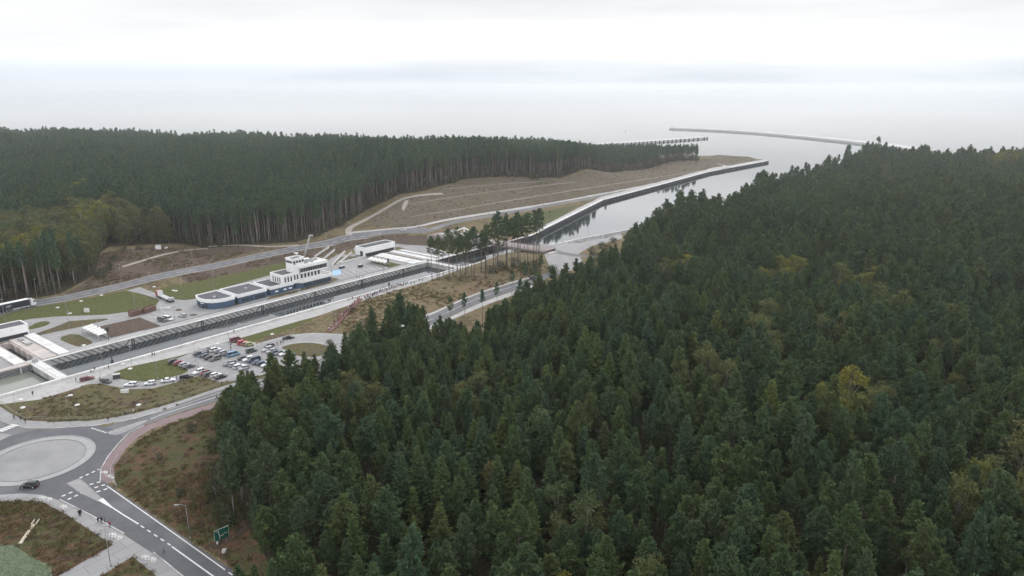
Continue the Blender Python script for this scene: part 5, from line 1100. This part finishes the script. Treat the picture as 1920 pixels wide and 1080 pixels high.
for rn, row in (('rowA', rowA), ('rowB', rowB), ('rowB2', rowB2), ('rowC', rowC), ('rowC2', rowC2), ('rowD', rowD), ('rowE', rowE)):
    for i, (u, v, k_, c_) in enumerate(row):
        nb_ = row[i - 1] if i else row[1]; same = sum(1 for q in row if q[2:] == (k_, c_)) > 1
        lab = f'{c_} {k_} in {names[rn]}' if not same else f'{c_} {k_} next to the {nb_[3]} {nb_[2]} in {names[rn]}'
        if same and sum(1 for j, q in enumerate(row) if q[2:] == (k_, c_) and (row[j - 1] if j else row[1])[2:] == nb_[2:]) > 1: lab = f'{c_} {k_}, {["first", "second", "third", "fourth", "fifth", "sixth", "seventh"][i]} in {names[rn]}'
        car(u, v, k_, c_, CD + random.uniform(-.05, .05) - (.12 if rn in ('rowE', 'rowC', 'rowC2') else 0), lab, PK, random.random() < .5)
car(350, 709, 'estate', 'black', CD - .35, 'black estate parked alone where the car park road bends', PK)
for (u, v, a, l) in ((246, 723.5, -.75, 'white estate parked furthest left along the curved car park road'), (282, 721, -.62, 'white hatchback parked in the middle of three along the curved road'), (316, 715.5, -.5, 'white saloon parked nearest the black estate on the curved road')): car(u, v, {246: 'estate', 282: 'hatchback', 316: 'saloon'}[u], 'white', CD + a, l, 'white cars along the curved car park road', u != 316)
car(199, 717.5, 'hatchback', 'black', CD - 1.25, 'black hatchback at the car park entrance')
car(164, 712.5, 'estate', 'dark red', CD - .15, 'dark red car driving on the path by the lock gate')
car(56, 913.5, 'suv', 'black', .05, 'black car driving alone round the roundabout', flip=True)
car(472, 660, 'suv', 'dark green', CD - .1, 'dark green off-roader driving across the upper car park')
car(541, 635, 'saloon', 'black', CD - .35, 'black saloon on the ring road above the oval island')
car(1000, 523, 'suv', 'dark grey', CD - .25, 'dark grey car on the road emerging from the right forest')
car(443, 640, 'van', 'dark red', CD - .1, 'dark red van parked at the top of the car park')
car(455, 645, 'suv', 'bright red', CD - .1, 'bright red car beside the dark red van')
car(463, 646.5, 'hatchback', 'orange', CD - .2, 'small orange car beside the bright red car')
car(469, 648, 'hatchback', 'lime green', CD - .2, 'small lime green car at the end of the red vehicles')
car(438, 667, 'van', 'light blue', CD - .1, 'light blue van at the right end of the upper left row', PK)
car(343, 594, 'hatchback', 'silver', CD + 1.9, 'silver hatchback parked in the paved yard')
car(305, 602.5, 'van', 'dark grey', CD + 1.75, 'dark grey van beside the brown island in the yard', flip=True)
car(315, 600, 'van', 'white', CD + 1.75, 'white van parked beside the dark grey van in the yard', flip=True)
# semi-trailer on the left road
a, b = Vector(G(-60, 597)), Vector(G(72, 567.5)); hd = math.atan2(b.y - a.y, b.x - a.x); f = Vector(G(66, 573.0))
tr = empty('semi_trailer_truck', tuple(f), hd, label='white cabbed semi-trailer truck with a dark navy trailer on the left road', cat='truck')
m_ = MB(); m_.box((-9.4, 0, 2.5), (13.6, 2.5, 2.75), paint('paint_trailer', (.016, .016, .035), .5)); m_.build('trailer_side', tr)
m_ = MB(); m_.box((-9.4, 0, 3.99), (13.7, 2.56, .22), 'white_wall'); m_.build('trailer_roof', tr)
m_ = MB(); m_.box((-9.6, 0, 1.0), (13, 1.0, .3), 'steel_dark'); m_.box((-8, -1.15, .75), (3.2, .1, .7), 'galv'); m_.build('chassis', tr)
m_ = MB()
cab = [(-2.0, .7), (.15, .7), (.3, 1.2), (.22, 2.2), (-.15, 3.1), (-.7, 3.75), (-2.0, 3.85)]
vs = [(x, -1.22, z) for x, z in cab] + [(x, 1.22, z) for x, z in cab]; n = len(cab)
m_.add(vs, [tuple(range(n)), tuple(range(2 * n - 1, n - 1, -1))] + [(i, n + i, n + (i + 1) % n, (i + 1) % n) for i in range(n)], 'paint_white'); m_.build('cab', tr)
m_ = MB(); m_.add([(.26, -1.1, 2.15), (.26, 1.1, 2.15), (-.1, 1.05, 3.05), (-.1, -1.05, 3.05)], [(0, 1, 2, 3)], 'glass_dark'); m_.add([(.05, -1.24, 2.1), (-.9, -1.24, 2.1), (-.9, -1.24, 2.9), (-.15, -1.24, 2.9)], [(0, 3, 2, 1)], 'glass_dark'); m_.build('windscreen', tr)
for x in (-.75, -3.6, -12.2, -13.5, -14.8):
    for sy in (-1, 1): m_ = MB(); m_.tube([(x, sy * 1.2, .5), (x, sy * .85, .5)], .5, 'tyre', 14); m_.tube([(x, sy * 1.21, .5), (x, sy * 1.19, .5)], .27, 'galv', 10); m_.build('wheel', tr)
for sy in (-1, 1): m_ = MB(); m_.box((.26, sy * .85, .95), (.12, .4, .2), 'head_lamp'); m_.build('headlight', tr)
m_ = MB(); m_.box((-3.1, -1.0, .65), (1.0, .5, .55), 'galv'); m_.box((-5.0, -1.2, .85), (2.4, .1, .5), 'galv'); m_.build('fuel_tank', tr)
tcu = bpy.data.curves.new('lettering', 'FONT'); tcu.body = 'HET'; tcu.size = 1.25; tcu.extrude = .01; tcu.align_x = 'CENTER'; tob = bpy.data.objects.new('tmp', tcu); COL.objects.link(tob)
bpy.context.view_layer.update(); tme = bpy.data.meshes.new_from_object(tob.evaluated_get(bpy.context.evaluated_depsgraph_get())); bpy.data.objects.remove(tob); tme.materials.clear(); tme.materials.append(MATS['tarp'])
lt = bpy.data.objects.new('lettering', tme); COL.objects.link(lt); lt.parent = tr; lt.location = (-11.0, -1.27, 2.15); lt.rotation_euler = (R(90), 0, 0)
# red flatbed lorry
f = Vector(G(297, 556)); g_ = Vector(G(334, 572)); hd = math.atan2(f.y - g_.y, f.x - g_.x)
fl = empty('flatbed_truck', tuple(f), hd, label='red cabbed flatbed truck with a long empty grey trailer in the yard', cat='truck')
m_ = MB(); m_.box((-1.0, 0, 2.0), (2.2, 2.45, 2.6), 'paint_red', 0, .93); m_.build('cab', fl)
m_ = MB(); m_.box((.12, 0, 2.5), (.1, 2.0, .95), 'glass_dark'); m_.build('windscreen', fl)
m_ = MB(); m_.box((-2.5, 0, 2.3), (.25, 2.5, 2.2), 'tarp'); m_.build('headboard', fl)
m_ = MB(); m_.box((-9.2, 0, 1.35), (13.2, 2.5, .25), 'galv'); m_.box((-9.2, 0, 1.05), (12.6, 1.0, .4), 'steel_dark'); m_.build('flatbed', fl)
m_ = MB(); m_.box((-14.6, 0, 1.9), (2.0, 2.3, .8), 'steel'); m_.build('rear_ramp', fl)
for x in (-1.0, -4.2, -11.6, -12.9, -14.2):
    for sy in (-1, 1): m_ = MB(); m_.tube([(x, sy * 1.2, .5), (x, sy * .85, .5)], .5, 'tyre', 12); m_.build('wheel', fl)
# brown skips
for (u0, v0, u1, v1, lab) in ((244, 594, 264, 588, 'rusty brown open container, left one by the green lawn'), (270, 588, 290, 581, 'rusty reddish open container, right one by the green lawn')):
    a, b = Vector(G(u0, v0)), Vector(G(u1, v1)); c = (a + b) / 2; L = (b - a).length; r_ = empty('container', tuple(c), math.atan2(b.y - a.y, b.x - a.x), label=lab, cat='container', group='rusty containers in the yard')
    m_ = MB(); mn = 'rust_box'
    m_.box((0, 0, .25), (L, 2.3, .3), mn)
    for y in (-1.12, 1.12): m_.box((0, y, 1.4), (L, .1, 2.2), mn)
    for x in (-L / 2 + .05, L / 2 - .05): m_.box((x, 0, 1.4), (.1, 2.14, 2.2), mn)
    m_.build('body', r_); m_ = MB()
    for i in range(9): m_.box((-L / 2 + .3 + i * (L - .6) / 8, -1.2, 1.35), (.1, .08, 2.0), mn)
    m_.box((0, -1.2, 2.5), (L, .14, .12), 'timber'); m_.build('ribs', r_)

# ------------------------------------------------------------------ people
for k_, c_ in {'cloth_black': (.02, .02, .023), 'cloth_navy': (.03, .04, .08), 'cloth_red': (.35, .03, .04), 'cloth_grey': (.16, .165, .17), 'cloth_white': (.6, .6, .58), 'cloth_pink': (.5, .25, .27), 'cloth_green': (.07, .09, .06), 'denim': (.06, .08, .13), 'skin': (.45, .28, .21), 'hair': (.05, .035, .025)}.items(): mat(k_, c_, .85, .2, .15, 3)
def person_mesh(name, stride):
    me = bpy.data.meshes.new(name); J = {}; E2 = []; rad = []; vs = []
    def v(n_, p, r_, par=None):
        J[n_] = len(vs); vs.append(p); rad.append(r_)
        if par: E2.append((J[par], J[n_]))
    s = stride
    v('pelvis', (0, 0, .98), .15); v('waist', (0, 0, 1.12), .14, 'pelvis'); v('chest', (.01, 0, 1.32), .165, 'waist'); v('neck0', (0, 0, 1.47), .075, 'chest'); v('neck', (.01, 0, 1.53), .058, 'neck0'); v('head0', (.02, 0, 1.61), .092, 'neck'); v('head1', (.015, 0, 1.70), .098, 'head0'); v('head2', (0, 0, 1.76), .07, 'head1'); v('nose', (.115, 0, 1.645), .016, 'head0')
    for sg, n_ in ((-1, 'r'), (1, 'l')):
        ph = s * sg
        v('hip' + n_, (0, sg * .09, .90), .105, 'pelvis'); v('knee' + n_, (.16 * ph + .03, sg * .10, .50), .07, 'hip' + n_); v('ankle' + n_, (.30 * ph - .03, sg * .10, .09), .045, 'knee' + n_); v('toe' + n_, (.30 * ph + .14, sg * .11, .04), .038, 'ankle' + n_)
        v('sh' + n_, (0, sg * .19, 1.40), .075, 'chest'); v('elb' + n_, (-.12 * ph - .02, sg * .245, 1.13), .05, 'sh' + n_); v('wr' + n_, (-.20 * ph + .08, sg * .235, .90), .034, 'elb' + n_); v('palm' + n_, (-.22 * ph + .10, sg * .23, .82), .033, 'wr' + n_)
        for i in range(4): v(f'f{i}' + n_, (-.22 * ph + .075 + i * .022, sg * .225, .735 + .008 * abs(i - 1.4)), .0095, 'palm' + n_)
        v('th' + n_, (-.20 * ph + .155, sg * .215, .79), .011, 'palm' + n_)
    me.from_pydata(vs, E2, []); o = bpy.data.objects.new(name, me); COL.objects.link(o); sk = o.modifiers.new('skin', 'SKIN'); sk.use_smooth_shade = True
    for i, r_ in enumerate(rad): me.skin_vertices[0].data[i].radius = (r_, r_)
    me.skin_vertices[0].data[0].use_root = True; sb_ = o.modifiers.new('sub', 'SUBSURF'); sb_.levels = 1; sb_.render_levels = 1
    bpy.context.view_layer.update(); r2 = bpy.data.meshes.new_from_object(o.evaluated_get(bpy.context.evaluated_depsgraph_get())); bpy.data.objects.remove(o)
    r2.materials.clear()
    for m in ('denim', 'cloth_black', 'skin', 'hair', 'tyre'): r2.materials.append(MATS[m])
    for p in r2.polygons:
        c = p.center
        if c.z > 1.70 or (c.z > 1.60 and c.x < -.02): i = 3
        elif c.z > 1.49: i = 2
        elif c.z < .85 and abs(c.y) > .17: i = 2
        elif c.z > .95 or abs(c.y) > .19: i = 1
        elif c.z < .10: i = 4
        else: i = 0
        p.material_index = i; p.use_smooth = True
    r2.name = name; return r2
PM = [person_mesh('standing_person', .12), person_mesh('walking_person', .75), person_mesh('strolling_person', -.5)]
CLO = {'black': 'cloth_black', 'navy': 'cloth_navy', 'red': 'cloth_red', 'grey': 'cloth_grey', 'white': 'cloth_white', 'pink': 'cloth_pink', 'green': 'cloth_green'}
def person(x, y, z, colour, rz, label, group, pose=0, trousers='denim'):
    o = bpy.data.objects.new('person', PM[pose]); COL.objects.link(o); o.location = (x, y, z); o.rotation_euler = (0, 0, rz); k = random.uniform(.93, 1.05); o.scale = (k, k, k)
    for i, m in ((1, CLO[colour]), (0, trousers)): o.material_slots[i].link = 'OBJECT'; o.material_slots[i].material = MATS[m]
    return tag(o, label, 'person', group)
def at_px(u, v, *a, **k): x, y, z = G(u, v); return person(x, y, z + .03, *a, **k)
cols = ['black', 'black', 'navy', 'grey', 'red', 'white', 'pink', 'black', 'green', 'navy']
CR = 'crowd along the canal wall'
for i in range(46):
    t = max(0, (i + random.uniform(-.4, .4)) / 45); u = 684 + 74 * t ** 1.05; v = 560.5 - 25.5 * t + random.uniform(-1.5, 2.2); c = random.choice(cols)
    at_px(u, v, c, random.uniform(0, 6.28) if i % 3 else CD + 1.57, f'person in {c} clothes in the crowd along the canal wall', CR, i % 3, random.choice(('denim', 'cloth_black', 'cloth_grey')))
for i, (u, v, c) in enumerate(((761, 536, 'black'), (764, 534, 'navy'), (771, 535, 'grey'), (777, 533, 'black'), (786, 529, 'navy'), (792, 528, 'grey'), (653, 565, 'white'), (661, 562, 'grey'))):
    at_px(u, v, c, CD + 1.3, f'person in {c} apart from the crowd, {["first", "second", "third", "fourth", "fifth", "sixth", "left of the stairs top", "right of the stairs top"][i]} along the wall' if i > 5 else f'person in {c} standing {["closest to", "second past", "third past", "fourth past", "fifth past", "furthest past"][i]} the crowd', None, i % 3, 'cloth_black')
for i in range(20):
    t = (i + .3 + random.uniform(-.3, .3)) / 20; p = sa + dv * t + nn * random.uniform(-.8, .8); c = random.choice(['red', 'black', 'red', 'navy', 'pink', 'white', 'black'])
    person(p.x, p.y, hz(p.x, p.y) + .36, c, rzs + random.choice((0, 0, math.pi)), f'person in {c} top on the red railed stairs', 'people on the red stairs', 1 + i % 2, random.choice(('denim', 'cloth_black')))
solo = [(149, 968, 'black', 'left person of the close pair in black on the lower footpath'), (152, 967, 'black', 'right person of the close pair in black on the lower footpath'), (185, 981, 'black', 'person in black at the left of the group of four walkers'), (191, 981, 'navy', 'person in navy second in the group of four walkers'), (197, 980, 'grey', 'person in grey third in the group of four walkers'), (206.5, 989, 'red', 'person in a red top at the right of the group of four walkers'),
        (308, 1038, 'grey', 'person in grey riding or walking on the lower road'), (27, 787, 'black', 'person in black by the zebra crossing'), (39, 788, 'navy', 'person in navy near the pavement corner'), (48, 794, 'black', 'person in black past the pavement corner'), (203, 790, 'black', 'person in black walking on the pavement above the roundabout'), (235, 780, 'navy', 'person in navy walking up the pavement by the fence'), (251, 776, 'white', 'person in white walking up the pavement by the fence'),
        (286, 668, 'navy', 'person in navy of the pair on the canal path'), (290, 667, 'white', 'person in white of the pair on the canal path'), (204, 692, 'black', 'person in black leaning by the lock wall'), (178, 696, 'black', 'person in black by the white bench on the canal path'), (171, 699, 'white', 'person in white by the white bench on the canal path'), (143, 716, 'black', 'person in black in front of the dark red car'), (187, 715, 'black', 'person in black beside the black hatchback'), (332, 712, 'black', 'person in black between the white cars and black estate'), (372, 691, 'navy', 'person in navy at the lower edge of the car park'), (416, 723, 'black', 'person in black on the road edge below the car park'),
        (439, 625, 'black', 'person in black alone on the canal path'), (433, 657, 'black', 'person in black beside the blue van'), (433, 651, 'navy', 'person in navy beside the dark red van'), (520, 647, 'black', 'person in black left of three on the ring road'), (527, 646, 'navy', 'person in navy middle of three on the ring road'), (531, 643, 'grey', 'person in grey right of three on the ring road'),
        (669, 523, 'black', 'person in black on the far quay, left one'), (674, 522, 'navy', 'person in navy on the far quay'), (681, 521, 'grey', 'person in grey on the far quay, right one'), (62, 742, 'black', 'person in black alone on the path outside the gate'),
        (1072, 446, 'black', 'person in black left of three on the harbour edge'), (1080, 445, 'navy', 'person in navy middle of three on the harbour edge'), (1087, 445, 'black', 'person in black right of three on the harbour edge'), (1102, 441, 'grey', 'person in grey on the harbour edge past the three'), (1110, 440, 'black', 'person in black near the harbour lamp'), (1137, 435, 'red', 'person in red furthest along the harbour edge'), (1022, 456, 'black', 'person in black at the bridge end'), (1067, 459, 'red', 'person in red on the harbour square'), (1085, 457, 'grey', 'person in grey on the harbour square')]
for i, (u, v, c, lab) in enumerate(solo): at_px(u, v, c, random.uniform(0, 6.28), lab, None, 1 + i % 2 if i % 4 else 0, random.choice(('cloth_black', 'denim')))

# ------------------------------------------------------------------ lamps, signals, signs, rails, small things
def lamp_parts(h, arm):
    p = MB(); p.tube([(0, 0, 0), (0, 0, 1.2)], .11, 'lamp_grey', 8); p.tube([(0, 0, 1.2), (0, 0, h)], .08, 'lamp_grey', 8, .05); a = MB(); hd_ = MB()
    if arm: a.tube([(0, 0, h - .05), (arm * .5, 0, h + .35), (arm, 0, h + .4)], .05, 'lamp_grey', 6)
    hd_.box(((arm or 0) + .35, 0, h + .40 if arm else h + .05), (.95, .34, .14), 'lamp_grey'); hd_.box(((arm or 0) + .35, 0, h + .31 if arm else h - .03), (.7, .26, .04), 'lamp_glass')
    return p.mesh('lamp_post'), (a.mesh('lamp_arm') if arm else None), hd_.mesh('lamp_head')
LP = {(9, 1.6): lamp_parts(9, 1.6), (10, 0): lamp_parts(10, 0), (7, 0): lamp_parts(7, 0), (11, 1.2): lamp_parts(11, 1.2)}
def lamp(u, v, typ, rz, lab):
    x, y, z = G(u, v); r_ = empty('street_lamp', (x, y, z - .1), rz, label=lab, cat='street lamp', group='street lamps of the site'); p, a, h_ = LP[typ]
    child('post', p, r_, (0, 0, 0)); child('lamp_head', h_, r_, (0, 0, 0))
    if a: child('arm', a, r_, (0, 0, 0))
T9, T10, T7, T11 = (9, 1.6), (10, 0), (7, 0), (11, 1.2)
for u, v, ty, rz, lab in ((357, 1013, T9, 3.3, 'street lamp on the bank right of the lower road'), (208, 1062, T10, 0, 'street lamp by the lower footpath fork'), (10, 602, T10, 0, 'street lamp left of the white gate house roof'), (127, 592, T10, 0, 'street lamp on the lawn right of the gate house'), (130, 614, T7, 0, 'short lamp on the tapering island'), (185, 624, T7, 0, 'short lamp behind the ribbed shelter'), (254, 583, T10, 0, 'street lamp behind the rusty containers'), (342, 559, T10, 0, 'street lamp on the lawn left of the blue building'), (402, 545, T10, 0, 'street lamp on the lawn behind the blue building'), (362, 501, T9, 2, 'street lamp on the left road behind the lawn'), (228, 531, T9, 2, 'street lamp on the road below the brown bank'), (70, 561, T9, 2, 'street lamp beside the semi-trailer'), (477, 476, T9, 2, 'street lamp at the path junction by the left forest'), (613, 465, T9, 2, 'street lamp on the road behind the ramp walls'), (667, 461, T9, 2, 'street lamp behind the north gate house'), (742, 460, T10, 0, 'street lamp north of the gate house, left one'), (756, 459, T10, 0, 'street lamp north of the gate house, right one'), (742, 424, T9, 3, 'street lamp on the road by the hillside'), (916, 401, T9, 4, 'street lamp on the promenade below the hillside'), (979, 390, T9, 4, 'second street lamp on the promenade'), (1032, 382, T9, 4, 'third street lamp on the promenade'), (1062, 376, T9, 4, 'fourth street lamp on the promenade'),
        (719, 516, T10, 0, 'street lamp on the far quay by the north shelter'), (622, 517, T10, 0, 'street lamp by the blue parking bay'), (587, 584, T10, 0, 'street lamp on the near lock wall opposite the tower'), (429, 634, T10, 0, 'street lamp on the canal path above the car park'), (340, 652, T7, 0, 'street lamp on the near lock wall above the islands'), (247, 683, T7, 0, 'street lamp on the path by the long green island'), (191, 722, T7, 0, 'street lamp by the car park entrance'), (193, 688, T7, 0, 'short lamp on the lock wall near the gate'), (296, 712, T7, 0, 'street lamp on the long green island'), (367, 677, T7, 0, 'street lamp at the end of the west row of cars'), (492, 676, T7, 0, 'street lamp in the middle of the car park'), (632, 627, T9, 3, 'street lamp at the foot of the red stairs'), (680, 640, T9, 3, 'curved lamp rising out of the trees by the ring road'), (900, 549, T9, 3, 'curved street lamp on the dry mound'), (130, 782, T7, 0, 'street lamp on the meadow above the roundabout'), (32, 777, T7, 0, 'street lamp on the green corner above the zebra crossing'), (1103, 440, T9, 2, 'lamp on the right bank of the harbour'), (1055, 456, T9, 2, 'lamp on the harbour square'), (328, 605, T7, 0, 'street lamp beside the silver hatchback'), (105, 555, T9, 2, 'street lamp at the forest edge behind the semi-trailer'), (283, 547, T10, 0, 'street lamp at the yard entrance')): lamp(u, v, ty, rz, lab)
def signal(u, v, lab):
    x, y, z = G(u, v); r_ = empty('signal_mast', (x, y, z), CD, label=lab, cat='signal', group='black signal masts on the quays'); MB().tube([(0, 0, 0), (0, 0, 4.4)], .16, 'steel_dark', 8).build('mast', r_)
    m_ = MB(); m_.box((0, 0, 4.6), (.9, .5, 2.0), 'steel_dark'); h_ = m_.build('signal_head', r_)
    for i in range(3): MB().tube([(0, -.25, 4.0 + i * .6), (0, -.36, 4.0 + i * .6)], .18, 'rubber', 8).build('lens', h_)
signal(204, 638, 'black signal mast on the quay beside the ribbed shelter'); signal(728, 503, 'black signal mast on the green rectangle by the north shelter'); signal(211, 680, 'black signal mast standing in front of the lock wall'); signal(1031, 408, 'black signal mast on the harbour meadow')
def cabinet(u, v, d, m, lab, rz=0, nm='cabinet'):
    x, y, z = G(u, v); r_ = empty(nm, (x, y, z), rz, label=lab, cat=nm.replace('_', ' ')); MB().box((0, 0, d[2] / 2), d, m).build('body', r_); MB().box((0, 0, d[2] + .05), (d[0] * 1.08, d[1] * 1.08, .1), 'galv' if m != 'galv' else 'steel').build('lid', r_)
cabinet(219, 709, (2.2, 1.6, 1.5), 'steel_dark', 'dark bin box at the tip of the long green island', .4, 'bin_box'); cabinet(234, 736, (2.4, 1.0, .9), 'tarp', 'pale cabinet on the grass below the white parked cars', 0); cabinet(163, 585, (2.0, 1.0, 1.6), 'tarp', 'pale yellowish cabinet on the lawn near the gate house', 0); cabinet(641, 503, (3.0, 1.6, 1.3), 'steel_dark', 'dark low kiosk in the north yard, left one', CD, 'kiosk'); cabinet(676, 501, (2.4, 1.8, 1.6), 'steel_dark', 'dark kiosk with a frame in the north yard, right one', CD, 'kiosk'); cabinet(297, 467, (3.0, 2.2, 2.4), 'white_wall', 'white hut at the foot of the left forest', .3, 'hut'); cabinet(305, 580, (2.0, 1.4, .7), 'tarp', 'left white planter in the paved yard', .3, 'planter'); cabinet(315, 579, (2.4, 1.4, .7), 'tarp', 'right white planter in the paved yard', .3, 'planter'); cabinet(756, 432, (4.0, .6, 1.8), 'concrete_white', 'white panel standing on the left end of the bridge road', .1, 'panel'); cabinet(213, 905, (.6, .6, 1.4), 'timber', 'small tan bin at the end of the red cycle path', 0, 'bin'); cabinet(185, 695, (3.2, .8, .5), 'tarp', 'white bench on the canal path by the lock wall', CD, 'bench'); cabinet(932, 424, (1.6, 1.4, 4.2), 'concrete_white', 'white marker block on the harbour meadow', 0, 'marker'); cabinet(312, 466, (1.6, 1.2, 1.0), 'white_wall', 'small white box right of the forest hut', .3); cabinet(478, 651, (.5, .5, 1.8), 'tarp', 'pale marker post on the grass above the car park', 0, 'post')
for i, (u, v) in enumerate(((132, 742), (145, 760), (260, 760), (39, 750), (43, 765), (152, 565), (131, 588), (108, 577), (244, 692), (408, 645), (510, 627), (230, 683), (289, 538), (330, 546), (325, 545), (157, 648), (190, 554))):
    x, y, z = G(u, v); nm = ['small round pale manhole on the meadow', 'pale manhole on the green lawn'][1 if v < 600 else 0]
    MB().tube([(0, 0, -.1), (0, 0, .28)], .75, 'tarp', 12).build('manhole', None, (x, y, z), label=nm + (' above the roundabout' if v > 730 else ' by the canal path' if v > 600 else ' left of the building'), cat='manhole', group='pale manholes on the grass' + (' above the roundabout' if v > 730 else ' by the canal path' if v > 600 else ' left of the building'))
def fence(lab, pts, h, step, m, rails=2):
    w_ = [G(*p) for p in pts]; q = resample([p[:2] for p in w_], step, False); zz = H(q); o = Vector((*q[0], float(zz[0]))); r_ = empty('railing', tuple(o), label=lab, cat='railing'); P = [Vector((x, y, float(z))) - o for (x, y), z in zip(q, zz)]
    m_ = MB()
    for k in range(rails): m_.tube([p + Vector((0, 0, h * (k + 1) / rails)) for p in P], .05, m, 4)
    m_.build('rail', r_); m2 = MB()
    for p in P: m2.tube([p, p + Vector((0, 0, h))], .06, m, 4)
    m2.build('posts', r_)
mat('fence_pale', (.34, .33, .24), .7, .3, .1, 1)
fence('thin pale railing along the pavement above the roundabout', [(-10, 748), (20, 772), (45, 786), (100, 789), (180, 786), (245, 773), (330, 751), (400, 727), (470, 706)], 1.1, 3.5, 'fence_pale')
fence('steel railing along the lower footpath', [(-10, 943), (40, 939), (80, 942), (100, 950)], 1.1, 2.4, 'steel')
fence('steel railing beside the red cycle path', [(219, 915), (208, 893), (208, 882), (222, 856)], 1.1, 1.8, 'steel')
fence('low railing along the far quay', [(130, 664), (340, 611), (550, 554), (790, 494)], 1.0, 6, 'galv')
fence('white railing along the top of the near lock wall', [(560, 587), (690, 553), (800, 524)], 1.1, 4, 'galv')
# kerbs round the roundabout
for lab, m_l, rr in (('pale kerb ring around the roundabout island', 'kerb', 14.05), ('inner kerb ring of the roundabout island', 'island_stone', 11.7)):
    MB().strip([(p[0] - RC[0], p[1] - RC[1]) for p in circ(rr, 72)] + [(rr, 0)], .25, -.1, .12, m_l).build('kerb', None, (RC[0], RC[1], 0), label=lab, cat='kerb', kind='structure')
for lab, pts in (('dark edged kerb along the lower footpath', [(112, 937), (172, 967), (233, 1001)]), ('kerb along the lower right footpath', [(288, 1036), (352, 1088)]), ('kerb along the pavement above the roundabout', [(45, 803), (100, 803), (180, 798), (255, 785), (330, 761)]), ('kerb along the red cycle path', [(188, 903), (189, 880), (202, 857), (221, 833), (244, 810), (270, 798)])):
    q = resample(G2(pts), 3, False); m_ = MB(); m_.strip([(x - q[0][0], y - q[0][1], hz(x, y)) for x, y in q], .3, -.1, .13, 'concrete'); m_.build('kerb', None, (q[0][0], q[0][1], 0), label=lab, cat='kerb', kind='structure')
# green direction sign
x, y, z = G(418, 1023); sg_ = empty('road_sign', (x, y, z), R(45), label='large green direction sign with a white route diagram by the lower road', cat='road sign')
for sx in (-.95, .95): MB().tube([(sx, .1, -.2), (sx, .1, 4.4)], .07, 'galv', 8).build('post', sg_)
m_ = MB(); m_.box((0, 0, 3.1), (3.3, .07, 2.7), 'sign_green'); bd = m_.build('board', sg_)
m_ = MB()
for (c, d) in (((0, 4.40), (3.36, .12)), ((-1.6, 3.1), (.05, 2.6)), ((1.6, 3.1), (.05, 2.6))): m_.box((c[0], -.045, c[1]), (d[0], .04, d[1]), 'road_paint')
m_.build('border', bd)
m_ = MB()
def ln(p, q, wd=.14):
    p, q = Vector(p), Vector(q); n_ = (q - p); n_ = Vector((-n_.y, n_.x)).normalized() * wd / 2; m_.add([(a.x, -.05, a.y) for a in (p + n_, p - n_, q - n_, q + n_)], [(0, 1, 2, 3)], 'road_paint')
ln((-.55, 1.9), (-.45, 2.7)); ln((-.45, 2.7), (-.62, 3.3)); ln((-.62, 3.3), (-.62, 4.0)); ln((-.45, 2.7), (.25, 2.65)); ln((.25, 2.65), (.7, 3.0)); ln((.7, 3.0), (1.3, 2.9)); ln((-.62, 4.0), (-1.2, 3.95), .1)
m_.build('route_diagram', bd)
cabinet(409, 1022, (.5, .5, 1.9), 'tarp', 'small white marker post left of the green sign', 0, 'marker_post'); cabinet(421, 1037, (.8, .8, .8), 'tarp', 'small pale box in front of the green sign', 0)
# drain channel in the brown meadow
a, b = G(38, 1020), G(70, 975); r_ = empty('drain_channel', a, label='pale concrete drain channel with a forked head in the brown meadow', cat='drain channel')
bx, by, bz = b[0] - a[0], b[1] - a[1], b[2] - a[2]; m_ = MB(); m_.strip([(0, 0, 0), (bx * .8, by * .8, bz * .8)], .7, -.2, .22, 'timber'); m_.build('channel', r_)
for sg in (-.5, .5): nn2 = Vector((-by, bx)).normalized() * sg; m_ = MB(); m_.strip([(bx * .78 + nn2.x, by * .78 + nn2.y, bz * .8), (bx + nn2.x, by + nn2.y, bz)], .25, -.2, .35, 'timber'); m_.build('wing_wall', r_)
# ------------------------------------------------------------------ haze
hzb = MB(); hzb.box((0, 6000, 46), (30000, 16000, 116), 'concrete'); ho = hzb.build('haze', label='pale air between the camera and the sea', cat='haze', kind='stuff')
hm = bpy.data.materials.new('haze'); hm.use_nodes = True; t = hm.node_tree; t.nodes.clear(); o = t.nodes.new('ShaderNodeOutputMaterial'); pv = t.nodes.new('ShaderNodeVolumePrincipled')
pv.inputs['Color'].default_value = (.95, .975, 1.0, 1); pv.inputs['Density'].default_value = 1.15e-4; pv.inputs['Anisotropy'].default_value = .7; t.links.new(pv.outputs[0], o.inputs['Volume']); ho.data.materials.clear(); ho.data.materials.append(hm)
